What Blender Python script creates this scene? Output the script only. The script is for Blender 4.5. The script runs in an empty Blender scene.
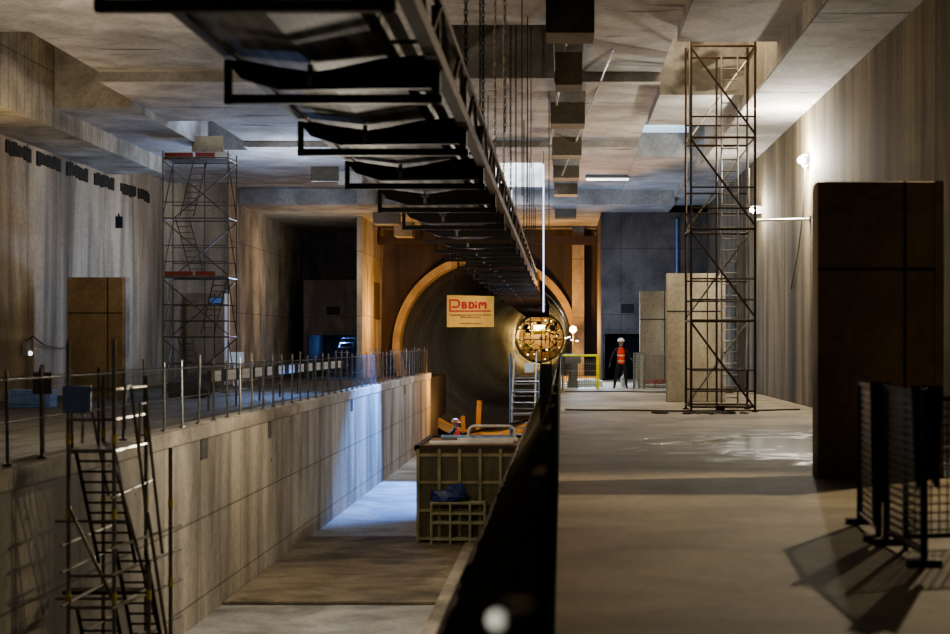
import bpy, bmesh, math, random
from mathutils import Vector, Matrix, noise
random.seed(7)
C = bpy.context.scene
COL = C.collection
PI = math.pi

# ------------------------------------------------------------------ materials
def nt(name):
    m = bpy.data.materials.new(name); m.use_nodes = True
    n = m.node_tree; return m, n.nodes, n.links, n.nodes['Principled BSDF']

def plain(name, col, rough=.6, metal=0, var=.25, scale=6, emit=None, es=0):
    m, N, L, P = nt(name)
    tc = N.new('ShaderNodeTexCoord'); no = N.new('ShaderNodeTexNoise')
    no.inputs['Scale'].default_value = scale; no.inputs['Detail'].default_value = 4
    L.new(tc.outputs['Object'], no.inputs['Vector'])
    r = N.new('ShaderNodeValToRGB')
    r.color_ramp.elements[0].position = .3; r.color_ramp.elements[1].position = .75
    r.color_ramp.elements[0].color = tuple(c*(1-var) for c in col)+(1,)
    r.color_ramp.elements[1].color = tuple(min(1, c*(1+var*.6)) for c in col)+(1,)
    L.new(no.outputs['Fac'], r.inputs['Fac']); L.new(r.outputs['Color'], P.inputs['Base Color'])
    P.inputs['Roughness'].default_value = rough; P.inputs['Metallic'].default_value = metal
    if emit:
        P.inputs['Emission Color'].default_value = tuple(emit)+(1,); P.inputs['Emission Strength'].default_value = es
    return m

def concrete(name, light, dark, sc=(1, 1, 1), rough=.85, seams=None, bump=.25, stain=.5, spots=None, lines=None, puddle=None):
    """light/dark: colours; sc: noise stretch; seams: (axis pair, width, height) formwork joints."""
    m, N, L, P = nt(name)
    tc = N.new('ShaderNodeTexCoord')
    def noise_(scale, vec_scale=(1, 1, 1), detail=6, dist=0):
        mp = N.new('ShaderNodeMapping'); mp.inputs['Scale'].default_value = vec_scale
        L.new(tc.outputs['Object'], mp.inputs['Vector'])
        no = N.new('ShaderNodeTexNoise'); no.inputs['Scale'].default_value = scale
        no.inputs['Detail'].default_value = detail; no.inputs['Distortion'].default_value = dist
        L.new(mp.outputs['Vector'], no.inputs['Vector']); return no.outputs['Fac']
    def ramp(fac, p0, p1, c0, c1):
        r = N.new('ShaderNodeValToRGB'); e = r.color_ramp.elements
        e[0].position = p0; e[1].position = p1; e[0].color = tuple(c0)+(1,); e[1].color = tuple(c1)+(1,)
        L.new(fac, r.inputs['Fac']); return r.outputs['Color']
    def mult(a, b, f=1):
        x = N.new('ShaderNodeMix'); x.data_type = 'RGBA'; x.blend_type = 'MULTIPLY'
        x.inputs['Factor'].default_value = f; L.new(a, x.inputs['A']); L.new(b, x.inputs['B']); return x.outputs['Result']
    sb = tuple(max(v, .3) for v in sc) if min(sc) < .3 else (1, 1, 1)
    big = noise_(.45, tuple(.5*v for v in sb) if min(sc) < .3 else (1, 1, 1), 7, 1.2); c = ramp(big, .34, .64, dark, light)
    st = noise_(.9, tuple(v*.8 for v in sc), 8, .9); c = mult(c, ramp(st, .36, .56, (1-stain,)*3, (1, 1, 1)))
    bl = noise_(.28, (1, 1, .6), 8, .5); c = mult(c, ramp(bl, .42, .58, (.72,)*3, (1, 1, 1)))
    fine = noise_(9, (1, 1, 1), 5); c = mult(c, ramp(fine, .3, .6, (.78,)*3, (1, 1, 1)))
    if spots:
        s = noise_(spots[0], (1, 1, 1), 2); c = mult(c, ramp(s, spots[1], spots[1]+.05, (1, 1, 1), (.25, .22, .2)))
    if lines:      # long thin dark marks
        s = noise_(lines[0], lines[1], 3, .6)
        c = mult(c, ramp(s, lines[2], lines[2]+.03, (1, 1, 1), (.35, .33, .3)))
    hgt = fine
    if seams:
        ax, w, h = seams
        sp = N.new('ShaderNodeSeparateXYZ'); L.new(tc.outputs['Object'], sp.inputs['Vector'])
        cb = N.new('ShaderNodeCombineXYZ')
        L.new(sp.outputs[ax[0]], cb.inputs['X']); L.new(sp.outputs[ax[1]], cb.inputs['Y'])
        br = N.new('ShaderNodeTexBrick'); L.new(cb.outputs['Vector'], br.inputs['Vector'])
        br.offset = 0; br.inputs['Scale'].default_value = 1
        br.inputs['Brick Width'].default_value = w; br.inputs['Row Height'].default_value = h
        br.inputs['Mortar Size'].default_value = .018; br.inputs['Mortar Smooth'].default_value = .3
        br.inputs['Color1'].default_value = (1, 1, 1, 1); br.inputs['Color2'].default_value = (.9, .9, .9, 1)
        br.inputs['Mortar'].default_value = (.45, .42, .38, 1)
        c = mult(c, br.outputs['Color'])
    L.new(c, P.inputs['Base Color'])
    P.inputs['Roughness'].default_value = rough
    if puddle:
        cx, cy, rx, ry = puddle
        mp = N.new('ShaderNodeMapping'); mp.vector_type = 'POINT'
        mp.inputs['Location'].default_value = (-cx/rx, -cy/ry, 0); mp.inputs['Scale'].default_value = (1/rx, 1/ry, 0)
        L.new(tc.outputs['Object'], mp.inputs['Vector'])
        ln = N.new('ShaderNodeVectorMath'); ln.operation = 'LENGTH'; L.new(mp.outputs['Vector'], ln.inputs[0])
        nz = noise_(1.1, (1, 1.2, 1), 4, .5)
        ad = N.new('ShaderNodeMath'); ad.operation = 'MULTIPLY_ADD'; ad.inputs[1].default_value = 2.4
        L.new(nz, ad.inputs[0]); L.new(ln.outputs['Value'], ad.inputs[2])
        mr = N.new('ShaderNodeMapRange'); mr.inputs['From Min'].default_value = 1.95; mr.inputs['From Max'].default_value = 2.3
        mr.inputs['To Min'].default_value = .2; mr.inputs['To Max'].default_value = rough
        L.new(ad.outputs[0], mr.inputs['Value']); L.new(mr.outputs['Result'], P.inputs['Roughness'])
        wet = N.new('ShaderNodeMapRange'); wet.inputs['From Min'].default_value = .2; wet.inputs['From Max'].default_value = rough
        wet.inputs['To Min'].default_value = .95; wet.inputs['To Max'].default_value = 1
        L.new(mr.outputs['Result'], wet.inputs['Value'])
        vm = N.new('ShaderNodeVectorMath'); vm.operation = 'SCALE'
        L.new(c, vm.inputs[0]); L.new(wet.outputs['Result'], vm.inputs['Scale']); L.new(vm.outputs['Vector'], P.inputs['Base Color'])
    else:
        bp = N.new('ShaderNodeBump'); bp.inputs['Strength'].default_value = bump; bp.inputs['Distance'].default_value = .05
        L.new(st, bp.inputs['Height']); L.new(bp.outputs['Normal'], P.inputs['Normal'])
    return m

def mesh_net(name, col, cell, wire, base=0.0, axes='YZ', rough=.6):
    """wire mesh / netting: real sheet with holes cut by a grid in object space."""
    m, N, L, P = nt(name)
    P.inputs['Base Color'].default_value = tuple(col)+(1,); P.inputs['Roughness'].default_value = rough
    tc = N.new('ShaderNodeTexCoord'); sp = N.new('ShaderNodeSeparateXYZ'); L.new(tc.outputs['Object'], sp.inputs['Vector'])
    outs = []
    for a in axes:
        d = N.new('ShaderNodeMath'); d.operation = 'DIVIDE'; d.inputs[1].default_value = cell; L.new(sp.outputs[a], d.inputs[0])
        f = N.new('ShaderNodeMath'); f.operation = 'FRACT'; L.new(d.outputs[0], f.inputs[0])
        t = N.new('ShaderNodeMath'); t.operation = 'LESS_THAN'; t.inputs[1].default_value = wire/cell; L.new(f.outputs[0], t.inputs[0])
        outs.append(t.outputs[0])
    mx = N.new('ShaderNodeMath'); mx.operation = 'MAXIMUM'; L.new(outs[0], mx.inputs[0]); L.new(outs[1], mx.inputs[1])
    m2 = N.new('ShaderNodeMath'); m2.operation = 'MAXIMUM'; L.new(mx.outputs[0], m2.inputs[0]); m2.inputs[1].default_value = base
    L.new(m2.outputs[0], P.inputs['Alpha'])
    return m

def streak(name, a, b, scale, rough=.3):
    m, N, L, P = nt(name)
    tc = N.new('ShaderNodeTexCoord'); mp = N.new('ShaderNodeMapping'); mp.inputs['Scale'].default_value = scale
    no = N.new('ShaderNodeTexNoise'); no.inputs['Scale'].default_value = 2.5; no.inputs['Detail'].default_value = 5
    L.new(tc.outputs['Object'], mp.inputs['Vector']); L.new(mp.outputs['Vector'], no.inputs['Vector'])
    r = N.new('ShaderNodeValToRGB'); r.color_ramp.elements[0].position = .38; r.color_ramp.elements[1].position = .66
    r.color_ramp.elements[0].color = tuple(a)+(1,); r.color_ramp.elements[1].color = tuple(b)+(1,)
    L.new(no.outputs['Fac'], r.inputs['Fac']); L.new(r.outputs['Color'], P.inputs['Base Color'])
    P.inputs['Roughness'].default_value = rough
    return m

def glow(name, col, s):
    m, N, L, P = nt(name)
    P.inputs['Base Color'].default_value = tuple(col)+(1,)
    P.inputs['Emission Color'].default_value = tuple(col)+(1,); P.inputs['Emission Strength'].default_value = s
    return m

V = (1, 1, .12)
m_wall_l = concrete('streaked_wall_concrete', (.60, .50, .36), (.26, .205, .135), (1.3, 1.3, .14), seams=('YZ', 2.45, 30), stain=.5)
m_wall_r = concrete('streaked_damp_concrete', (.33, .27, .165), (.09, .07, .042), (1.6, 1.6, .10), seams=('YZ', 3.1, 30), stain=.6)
m_dark = concrete('dark_concrete', (.17, .145, .13), (.085, .072, .065), (1, 1, .4), seams=('XZ', 2.6, 2.9))
m_back = concrete('brown_concrete', (.17, .12, .085), (.075, .052, .038), (1.5, 1.5, .12), seams=('XZ', 1.2, 20))
m_beam = concrete('board_marked_concrete', (.60, .55, .46), (.36, .32, .26), (1, 1, .4), seams=('YZ', .55, 9), stain=.35)
m_pier = concrete('pale_pier_concrete', (.52, .44, .34), (.34, .28, .2), (1, 1, .4), seams=('YZ', 2.6, 2.9))
m_ceil = concrete('ceiling_concrete', (.52, .51, .50), (.36, .34, .32), (1, 1, 1), stain=.25, lines=(.6, (.5, 2.2, 1), .66), bump=.12)
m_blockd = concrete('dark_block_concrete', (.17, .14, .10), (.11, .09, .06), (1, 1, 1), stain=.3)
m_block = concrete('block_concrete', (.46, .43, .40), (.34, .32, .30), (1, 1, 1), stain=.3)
m_pitwall = concrete('pit_wall_concrete', (.58, .52, .43), (.34, .30, .24), (1.2, 1.2, .22), seams=('YZ', 3.2, 1.35), stain=.5, spots=(3.2, .73))
m_kerb = concrete('kerb_concrete', (.56, .50, .41), (.36, .31, .25), (1, .6, 1), stain=.35)
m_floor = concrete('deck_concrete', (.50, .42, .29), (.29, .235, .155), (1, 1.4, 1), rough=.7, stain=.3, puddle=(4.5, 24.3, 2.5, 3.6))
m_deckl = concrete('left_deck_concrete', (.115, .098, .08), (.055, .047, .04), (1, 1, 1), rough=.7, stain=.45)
m_pitfl = concrete('pit_floor_concrete', (.55, .54, .52), (.34, .33, .31), (1, 1.2, 1), rough=.62, stain=.4)
m_slab = concrete('rough_slab_concrete', (.40, .33, .23), (.17, .135, .09), (.8, 1.2, 1), rough=.75, stain=.5, seams=('XY', 40, 4.3))
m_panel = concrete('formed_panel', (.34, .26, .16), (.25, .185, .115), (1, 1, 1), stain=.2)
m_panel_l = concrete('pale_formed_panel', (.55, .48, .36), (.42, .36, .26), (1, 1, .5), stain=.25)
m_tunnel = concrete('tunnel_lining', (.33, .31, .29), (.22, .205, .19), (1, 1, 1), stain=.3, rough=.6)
def shade_bands(m):  # shade between the tunnel lamps, painted into the lining colour
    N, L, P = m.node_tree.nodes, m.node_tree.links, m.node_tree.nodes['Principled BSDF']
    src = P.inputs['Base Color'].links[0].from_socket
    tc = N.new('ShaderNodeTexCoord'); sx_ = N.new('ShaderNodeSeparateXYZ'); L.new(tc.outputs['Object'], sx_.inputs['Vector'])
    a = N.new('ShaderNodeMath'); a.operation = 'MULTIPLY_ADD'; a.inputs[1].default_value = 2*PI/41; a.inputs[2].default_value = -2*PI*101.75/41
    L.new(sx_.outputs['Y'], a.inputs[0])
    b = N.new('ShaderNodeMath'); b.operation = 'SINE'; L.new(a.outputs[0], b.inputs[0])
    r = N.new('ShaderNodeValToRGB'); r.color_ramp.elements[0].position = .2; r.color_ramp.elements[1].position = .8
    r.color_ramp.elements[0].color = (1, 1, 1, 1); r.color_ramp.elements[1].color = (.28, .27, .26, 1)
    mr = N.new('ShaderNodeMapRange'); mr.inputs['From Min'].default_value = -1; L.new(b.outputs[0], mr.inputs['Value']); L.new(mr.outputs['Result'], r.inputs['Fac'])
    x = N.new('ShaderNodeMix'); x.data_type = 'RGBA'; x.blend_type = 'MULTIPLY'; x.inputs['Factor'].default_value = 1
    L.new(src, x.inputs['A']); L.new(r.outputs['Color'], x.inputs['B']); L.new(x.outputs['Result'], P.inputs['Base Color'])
shade_bands(m_tunnel)
m_rim = concrete('rim_concrete', (.62, .46, .26), (.4, .29, .16), (1, 1, 1), stain=.3)
m_black = plain('black_void', (.012, .012, .014), .9)
m_blacksteel = plain('black_steel', (.018, .015, .013), .5, .3)
m_pocket = plain('dark_pocket', (.03, .025, .018), .9, 0, .6, 5)
m_rust = plain('rusty_dark_steel', (.055, .032, .02), .7, .2, .4, 8)
m_steel = plain('galvanised_tube', (.34, .33, .31), .42, .75, .4, 5)
m_steel_d = plain('dull_scaffold_tube', (.13, .12, .11), .5, .6, .4, 5)
m_bright = plain('bright_steel_tube', (.5, .47, .4), .35, .8, .3, 5)
m_chain = plain('chain_steel', (.75, .72, .64), .3, .6, .4, 9)
m_chain_d = plain('dark_chain_steel', (.05, .045, .04), .4, .7, .4, 9)
m_yellow = plain('yellow_paint', (.85, .82, .03), .5)
m_yel_clamp = plain('yellow_band', (.75, .62, .04), .5)
m_red = plain('red_toe_board', (.20, .03, .022), .6)
m_blue = plain('blue_sheet', (.14, .25, .55), .5)
m_bluetarp = plain('blue_tarpaulin', (.010, .03, .16), .4, 0, .6, 14)
m_white = plain('white_paint', (.8, .8, .78), .45, 0, .15)
m_grey = plain('grey_paint', (.2, .2, .2), .6)
m_belt = streak('rubber_belt', (.05, .043, .035), (.30, .31, .36), (2.6, .05, 1), .5)
m_binp = plain('dark_olive_panel', (.085, .072, .038), .6, .1, .45, 3)
m_bin = plain('olive_painted_steel', (.24, .21, .12), .6, .1, .45, 3)
m_wood = plain('old_timber', (.36, .2, .08), .8, 0, .35, 4)
m_cable = plain('black_cable', (.02, .02, .02), .6)
m_hose = plain('dull_hose', (.22, .2, .16), .7)
m_net_dark = mesh_net('dark_debris_netting', (.025, .03, .026), .06, .02, .93)
m_net_l = mesh_net('fine_fence_netting', (.04, .045, .045), .10, .004, .32)
m_net_g = mesh_net('wire_mesh_yz', (.02, .02, .018), .06, .02, .25)
m_net_x = mesh_net('wire_mesh_xz', (.12, .12, .1), .08, .014, .05, 'XZ')
m_net_p = mesh_net('pale_wire_mesh', (.3, .32, .27), .09, .025, .4, 'XZ')
def nospec(m): m.node_tree.nodes['Principled BSDF'].inputs['Specular IOR Level'].default_value = 0; return m
nospec(m_net_dark); nospec(m_net_l)
m_shade_sheet = plain('black_shade_sheet', (.06, .052, .034), .95, 0, .5, 3)  # black that carries the ledge shade, also dulls the rail
nospec(m_shade_sheet)
m_stone = plain('rubble', (.5, .47, .4), .85, 0, .4, 9)
m_brick = plain('red_packaging', (.45, .12, .08), .6, 0, .35, 8)
m_lampw = glow('white_lamp_glass', (.86, .93, 1), 60)
m_lampo = glow('amber_lamp_glass', (1, .45, .08), 22)
m_lampy = glow('yellow_lamp_glass', (1, .78, .36), 9)
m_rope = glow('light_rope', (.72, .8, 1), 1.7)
m_tube = glow('light_tube', (.9, .95, 1), 1.5)
m_skin = plain('skin', (.42, .25, .17), .6)
m_cloth = plain('dark_work_clothes', (.016, .017, .022), .85, 0, .4, 12)
m_vest = plain('orange_red_vest', (.85, .05, .02), .6, 0, .15)
m_band = plain('reflective_band', (.75, .68, .3), .3)
m_glove = plain('pale_blue_glove', (.12, .2, .3), .7)
m_boot = plain('boot_leather', (.02, .015, .012), .6)

# ------------------------------------------------------------------ geometry
class MB:
    def __init__(s): s.bm = bmesh.new()
    def box(s, x0, x1, y0, y1, z0, z1):
        v = [s.bm.verts.new((x, y, z)) for x in (x0, x1) for y in (y0, y1) for z in (z0, z1)]
        for f in ((0, 1, 3, 2), (4, 6, 7, 5), (0, 4, 5, 1), (2, 3, 7, 6), (0, 2, 6, 4), (1, 5, 7, 3)):
            s.bm.faces.new([v[i] for i in f])
        return s
    def tube(s, p, q, r=.024, n=6, r2=None):
        p = Vector(p); q = Vector(q); d = (q-p); r2 = r if r2 is None else r2
        if d.length < 1e-6: return s
        d.normalize(); a = d.orthogonal().normalized(); b = d.cross(a)
        A = [s.bm.verts.new(p+(a*math.cos(2*PI*i/n)+b*math.sin(2*PI*i/n))*r) for i in range(n)]
        B = [s.bm.verts.new(q+(a*math.cos(2*PI*i/n)+b*math.sin(2*PI*i/n))*r2) for i in range(n)]
        for i in range(n): s.bm.faces.new((A[i], A[(i+1) % n], B[(i+1) % n], B[i]))
        s.bm.faces.new(A[::-1]); s.bm.faces.new(B); return s
    def path(s, pts, r=.02, n=6):
        for a, b in zip(pts[:-1], pts[1:]): s.tube(a, b, r, n)
        return s
    def ring(s, c, R, r, axis='Y', n=14, k=5, e=(1, 1)):
        g = []
        for i in range(n):
            t = 2*PI*i/n; row = []
            for j in range(k):
                u = 2*PI*j/k; rr = R+r*math.cos(u)
                P = (rr*math.cos(t)*e[0], r*math.sin(u), rr*math.sin(t)*e[1])
                if axis == 'X': P = (P[1], P[0], P[2])
                if axis == 'Z': P = (P[0], P[2], P[1])
                row.append(s.bm.verts.new(Vector(c)+Vector(P)))
            g.append(row)
        for i in range(n):
            for j in range(k):
                s.bm.faces.new((g[i][j], g[(i+1) % n][j], g[(i+1) % n][(j+1) % k], g[i][(j+1) % k]))
        return s
    def prism(s, pts, y0, y1):            # polygon in XZ, extruded along Y
        A = [s.bm.verts.new((x, y0, z)) for x, z in pts]; B = [s.bm.verts.new((x, y1, z)) for x, z in pts]
        n = len(pts); s.bm.faces.new(A); s.bm.faces.new(B[::-1])
        for i in range(n): s.bm.faces.new((A[i], B[i], B[(i+1) % n], A[(i+1) % n]))
        return s
    def quad(s, a, b, c, d): s.bm.faces.new([s.bm.verts.new(p) for p in (a, b, c, d)]); return s
    def ball(s, c, r, seg=10, sc=(1, 1, 1), jit=0):
        res = bmesh.ops.create_icosphere(s.bm, subdivisions=2, radius=r)
        for v in res['verts']:
            k = 1+jit*noise.noise(v.co*5/max(r, .01)*.4+Vector(c))
            v.co = Vector((v.co.x*sc[0]*k, v.co.y*sc[1]*k, v.co.z*sc[2]*k))+Vector(c)
        return s
    def out(s, name, mat, parent=None, smooth=False, bevel=0):
        bmesh.ops.recalc_face_normals(s.bm, faces=s.bm.faces[:])
        me = bpy.data.meshes.new(name); s.bm.to_mesh(me); s.bm.free()
        if smooth:
            for p in me.polygons: p.use_smooth = True
        me.materials.append(mat)
        o = bpy.data.objects.new(name, me); COL.objects.link(o)
        if parent: o.parent = parent
        if bevel:
            b = o.modifiers.new('bevel', 'BEVEL'); b.width = bevel; b.segments = 2; b.limit_method = 'ANGLE'
        return o

def tag(o, label=None, cat=None, group=None, kind=None):
    if label: o['label'] = label
    if cat: o['category'] = cat
    if group: o['group'] = group
    if kind: o['kind'] = kind
    return o
def thing(name, label, cat, loc=(0, 0, 0), rz=0, group=None):
    o = bpy.data.objects.new(name, None); COL.objects.link(o); o.location = loc; o.rotation_euler = (0, 0, rz)
    o.empty_display_size = .2
    return tag(o, label, cat, group)
def dup(root, loc, rz=None, label=None):
    def rec(o, par):
        c = o.copy(); COL.objects.link(c); c.parent = par
        for ch in [x for x in bpy.data.objects if x.parent == o]: rec(ch, c)
        return c
    r = rec(root, None); r.location = loc
    if rz is not None: r.rotation_euler = (0, 0, rz)
    if label: r['label'] = label
    return r
def single(mb, name, mat, label, cat, group=None, loc=(0, 0, 0), rz=0, smooth=False, bevel=0):
    o = mb.out(name, mat, None, smooth, bevel); o.location = loc; o.rotation_euler = (0, 0, rz)
    return tag(o, label, cat, group)
def struct(mb, name, mat, label, cat, parent=None, smooth=False, bevel=0):
    o = mb.out(name, mat, parent, smooth, bevel)
    if parent is None: tag(o, label, cat, None, 'structure')
    return o

F = 1500.0
def px(x, y, Y): return Vector(((x-562)*Y/F, Y, 1.65-(y-343)*Y/F))

# ------------------------------------------------------------------ camera
cd = bpy.data.cameras.new('camera'); cam = bpy.data.objects.new('camera', cd); COL.objects.link(cam)
cam.location = (0, 0, 1.65); cam.rotation_euler = (PI/2, 0, 0)
cd.sensor_width = 36; cd.lens = 36*F/950; cd.shift_x = -87/950; cd.shift_y = 26/950
cd.clip_end = 800; cd.clip_start = .05
cd.dof.use_dof = True; cd.dof.focus_distance = 52; cd.dof.aperture_fstop = 1.5
C.camera = cam

# ------------------------------------------------------------------ setting
YE = 76.0
# left walkway, right deck, pit
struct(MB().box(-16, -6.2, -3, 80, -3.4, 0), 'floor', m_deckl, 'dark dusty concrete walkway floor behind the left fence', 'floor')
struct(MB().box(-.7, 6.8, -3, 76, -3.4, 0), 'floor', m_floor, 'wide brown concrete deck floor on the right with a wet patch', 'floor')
struct(MB().box(-6.25, -.65, -3, 77, -3.6, -3.1), 'floor', m_pitfl, 'smooth pale concrete floor of the lower pit', 'floor')
struct(MB().box(-6.22, -6.2+.03, -3, 70.5, -3.1, .03), 'wall_left', m_pitwall, 'stained concrete pit wall with formwork joints under the left fence', 'wall')
m = MB(); m.box(-6.62, -6.15, -3, 70.6, 0.0, .25)
struct(m, 'trim_1', m_kerb, 'pale concrete kerb running along the top of the pit wall', 'kerb', bevel=.02)
m = MB()
for k, (a, b) in enumerate(((25.6, 26.1), (31.5, 31.8), (43.8, 44.2), (58.5, 59.1))): m.box(-6.2, -6.155, a, b, -.35, 0)
struct(m, 'trim_2', m_dark, 'dark recessed notches below the kerb of the pit wall', 'notches')
struct(MB().box(-.72, -.68, -3, 76, -3.1, -.004), 'wall_right', m_pitwall, 'concrete face of the right deck above the pit', 'wall')
m = MB()
m.box(-6.15, -2.25, 27.2, 36.4, -3.1, -3.04)
struct(m, 'trim_3', m_slab, 'rough brown slab laid across the pit floor', 'slab', bevel=.02)
struct(MB().box(-2.25, -1.85, 10, 35.0, -3.1, -2.98), 'trim_4', m_kerb, 'pale kerb strip along the right of the pit floor', 'kerb')
# walls
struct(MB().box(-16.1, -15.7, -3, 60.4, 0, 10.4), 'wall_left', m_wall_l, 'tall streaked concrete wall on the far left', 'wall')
struct(MB().box(-15.7, -13.4, 60, 60.4, 0, 9), 'wall_left', m_wall_l, 'return of the left wall behind the far scaffold', 'wall')
struct(MB().box(-13.8, -13.4, 60.4, 80, 0, 9), 'wall_left', m_pier, 'brown concrete side wall leading to the dark recess', 'wall')
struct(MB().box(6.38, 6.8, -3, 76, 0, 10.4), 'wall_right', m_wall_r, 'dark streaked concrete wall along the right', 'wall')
# dark recess, left back
struct(MB().box(-13.4, -9.3, 77.5, 78, 0, 7.4), 'wall_back', m_dark, 'very dark back wall of the left recess', 'wall')
m = MB(); m.box(-12.4, -9.3, 72, 72.3, 2.03, 4.67).box(-12.4, -12.25, 72, 72.3, 0, 2.03).box(-9.9, -9.3, 72, 72.3, 0, 2.03).box(-12.4, -9.3, 72.3, 77.5, 4.5, 4.67).box(-12.4, -12.2, 72.3, 77.5, 0, 4.5)
struct(m, 'wall_back', m_dark, 'low concrete block wall with an opening in the left recess', 'wall')
struct(MB().box(-11.3, -10.65, 71.96, 72.0, 3.0, 3.4), 'window_1', m_black, 'small black window high in the left recess', 'window')
# pier
m = MB(); m.box(-9.3, -9.07, 68, 76.2, 0, 7.4)
struct(m, 'wall_left', m_pier, 'pier wall lit orange on its inner side beside the tunnel', 'wall')
struct(MB().box(-9.07, -9.04, 72.3, 74.4, 2.8, 4.6), 'window_2', m_back, 'shallow framed recess in the orange lit pier', 'window')
# right back wall with opening
m = MB(); m.box(1.72, 6.38, 66, 66.3, 2.05, 8).box(3.5, 6.38, 66, 66.3, 0, 2.05).box(1.72, 1.80, 66, 66.3, 0, 2.05)
m.box(1.72, 1.9, 66.3, 76, 0, 7.4)
struct(m, 'wall_back', m_dark, 'grey panelled end wall behind the standing worker', 'wall')
struct(MB().box(1.9, 6.38, 69.5, 69.8, 0, 5), 'door_1', m_black, 'black doorway behind the standing worker', 'doorway')
struct(MB().box(2.6, 3.17, 65.95, 66.0, 2.97, 3.37), 'window_3', m_black, 'small black window above the doorway in the end wall', 'window')
# headwall with round hole
def headwall(cx, cz, R, x0, x1, z0, z1, y0, y1):
    bm = bmesh.new(); n = 96; inn = []; ou = []
    for yy in (y0, y1):
        a_ = []; b_ = []
        for i in range(n):
            t = 2*PI*i/n; c, s_ = math.cos(t), math.sin(t)
            a_.append(bm.verts.new((cx+R*c, yy, cz+R*s_)))
            ks = []
            if c > 1e-6: ks.append((x1-cx)/c)
            if c < -1e-6: ks.append((x0-cx)/c)
            if s_ > 1e-6: ks.append((z1-cz)/s_)
            if s_ < -1e-6: ks.append((z0-cz)/s_)
            k = min(ks); b_.append(bm.verts.new((cx+k*c, yy, cz+k*s_)))
        inn.append(a_); ou.append(b_)
    for i in range(n):
        j = (i+1) % n
        for a_, b_ in zip(inn, ou): bm.faces.new((a_[i], a_[j], b_[j], b_[i]))
        bm.faces.new((inn[0][i], inn[0][j], inn[1][j], inn[1][i]))
    q = MB(); q.bm.free(); q.bm = bm; return q
TX, TZ = -3.8, 1.45
struct(headwall(TX, TZ, 4.66, -9.07, 1.72, -3.6, 7.6, YE, YE+.5), 'wall_portal', m_back, 'brown head wall around the round tunnel mouth', 'wall')
# ring rim
def annulus(cx, cz, R0, R1, y0, y1, n=96):
    bm = bmesh.new(); rows = []
    for (R, y) in ((R0, y0), (R1, y0), (R1, y1), (R0, y1)):
        rows.append([bm.verts.new((cx+R*math.cos(2*PI*i/n), y, cz+R*math.sin(2*PI*i/n))) for i in range(n)])
    for k in range(4):
        for i in range(n):
            j = (i+1) % n; bm.faces.new((rows[k][i], rows[k][j], rows[(k+1) % 4][j], rows[(k+1) % 4][i]))
    q = MB(); q.bm.free(); q.bm = bm; return q
struct(annulus(TX, TZ, 4.32, 4.68, YE-1.1, YE+.3), 'trim_5', m_rim, 'broad pale rim ring around the tunnel mouth', 'ring', smooth=False)
# tunnel lining with segment rings
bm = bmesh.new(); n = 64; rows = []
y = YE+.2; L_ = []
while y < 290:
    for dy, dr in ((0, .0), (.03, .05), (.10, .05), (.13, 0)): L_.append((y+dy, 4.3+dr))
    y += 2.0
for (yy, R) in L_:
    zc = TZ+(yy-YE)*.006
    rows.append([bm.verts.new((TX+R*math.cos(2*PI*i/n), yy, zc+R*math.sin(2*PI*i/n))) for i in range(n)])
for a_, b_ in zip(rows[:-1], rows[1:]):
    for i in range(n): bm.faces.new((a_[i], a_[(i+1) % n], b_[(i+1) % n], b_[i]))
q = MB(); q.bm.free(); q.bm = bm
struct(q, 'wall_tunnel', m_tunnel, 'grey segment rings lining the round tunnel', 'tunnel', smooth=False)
# ceiling
m = MB()
def cell(x0, x1, y0, y1, z): m.box(x0, x1, y0, y1, z, 10.6)
H = 10.0
cell(-11.7, -3, -3, 37.9, 8.5); cell(-11.7, -3, 37.9, 44.6, 8.25); cell(-11.7, -10.4, 44.6, 49.7, 9.4); cell(-10.4, -3, 44.6, 49, 8.25); cell(-10.4, -3, 49, 49.7, 8.05); cell(-11.7, -3, 49.7, 62.3, 8.05); cell(-11.7, -3, 62.3, 78, 7.4)
cell(-3, -.2, -3, 32.3, 8.5); cell(-3, -.2, 32.3, 37.4, 9.7); cell(-3, -.2, 37.4, 49, 8.25); cell(-3, -.2, 49, 53.3, 8.05)
cell(-3, -2.7, 53.3, 61.5, 8.05); cell(-2.7, -.7, 53.3, 61.5, H); cell(-.7, -.2, 53.3, 61.5, 8.05); cell(-3, -.2, 61.5, 62.3, 8.05); cell(-3, -.2, 62.3, 78, 7.4)
cell(-.2, 2.5, -3, 37.9, 8.5); cell(-.2, 2.5, 37.9, 49, 8.25); cell(-.2, 2.5, 49, 62.3, 8.05); cell(-.2, 2.5, 62.3, 78, 7.4)
cell(2.5, 4.68, -3, 32.5, 8.18); cell(2.5, 4.68, 32.5, 38.4, H); cell(2.5, 4.68, 38.4, 43.7, 8.0); cell(2.5, 4.68, 43.7, 51.2, 8.9)
cell(2.5, 4.68, 51.2, 62.3, 8.0); cell(2.5, 4.68, 62.3, 78, 7.4)
cell(4.68, 6.38, -3, 66, 7.7); cell(4.68, 6.38, 66, 78, 7.4)
cell(-13.8, -11.7, -3, 33, 8.5); cell(-13.8, -11.7, 33, 40.8, H); cell(-13.8, -11.7, 40.8, 44.6, 8.05); cell(-13.8, -11.7, 44.6, 62.3, 8.05); cell(-13.8, -11.7, 62.3, 78, 7.4)
cell(-15.7, -13.8, 52, 60, 8.05)
struct(m, 'ceiling', m_ceil, 'concrete ceiling slab with steps and shaft openings', 'ceiling')
struct(MB().box(-15.7, -13.8, -3, 52, 7.5, 10.6), 'trim_6', m_beam, 'long pale ceiling beam along the left wall', 'beam')
m = MB().box(4.66, 4.70, -3, 32.5, 7.7, 8.18).box(4.66, 4.70, 38.4, 43.7, 7.7, 8.0).box(4.66, 4.70, 32.5, 38.4, 7.7, 9.9).box(4.66, 4.70, 43.7, 66, 7.7, 8.0)
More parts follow.
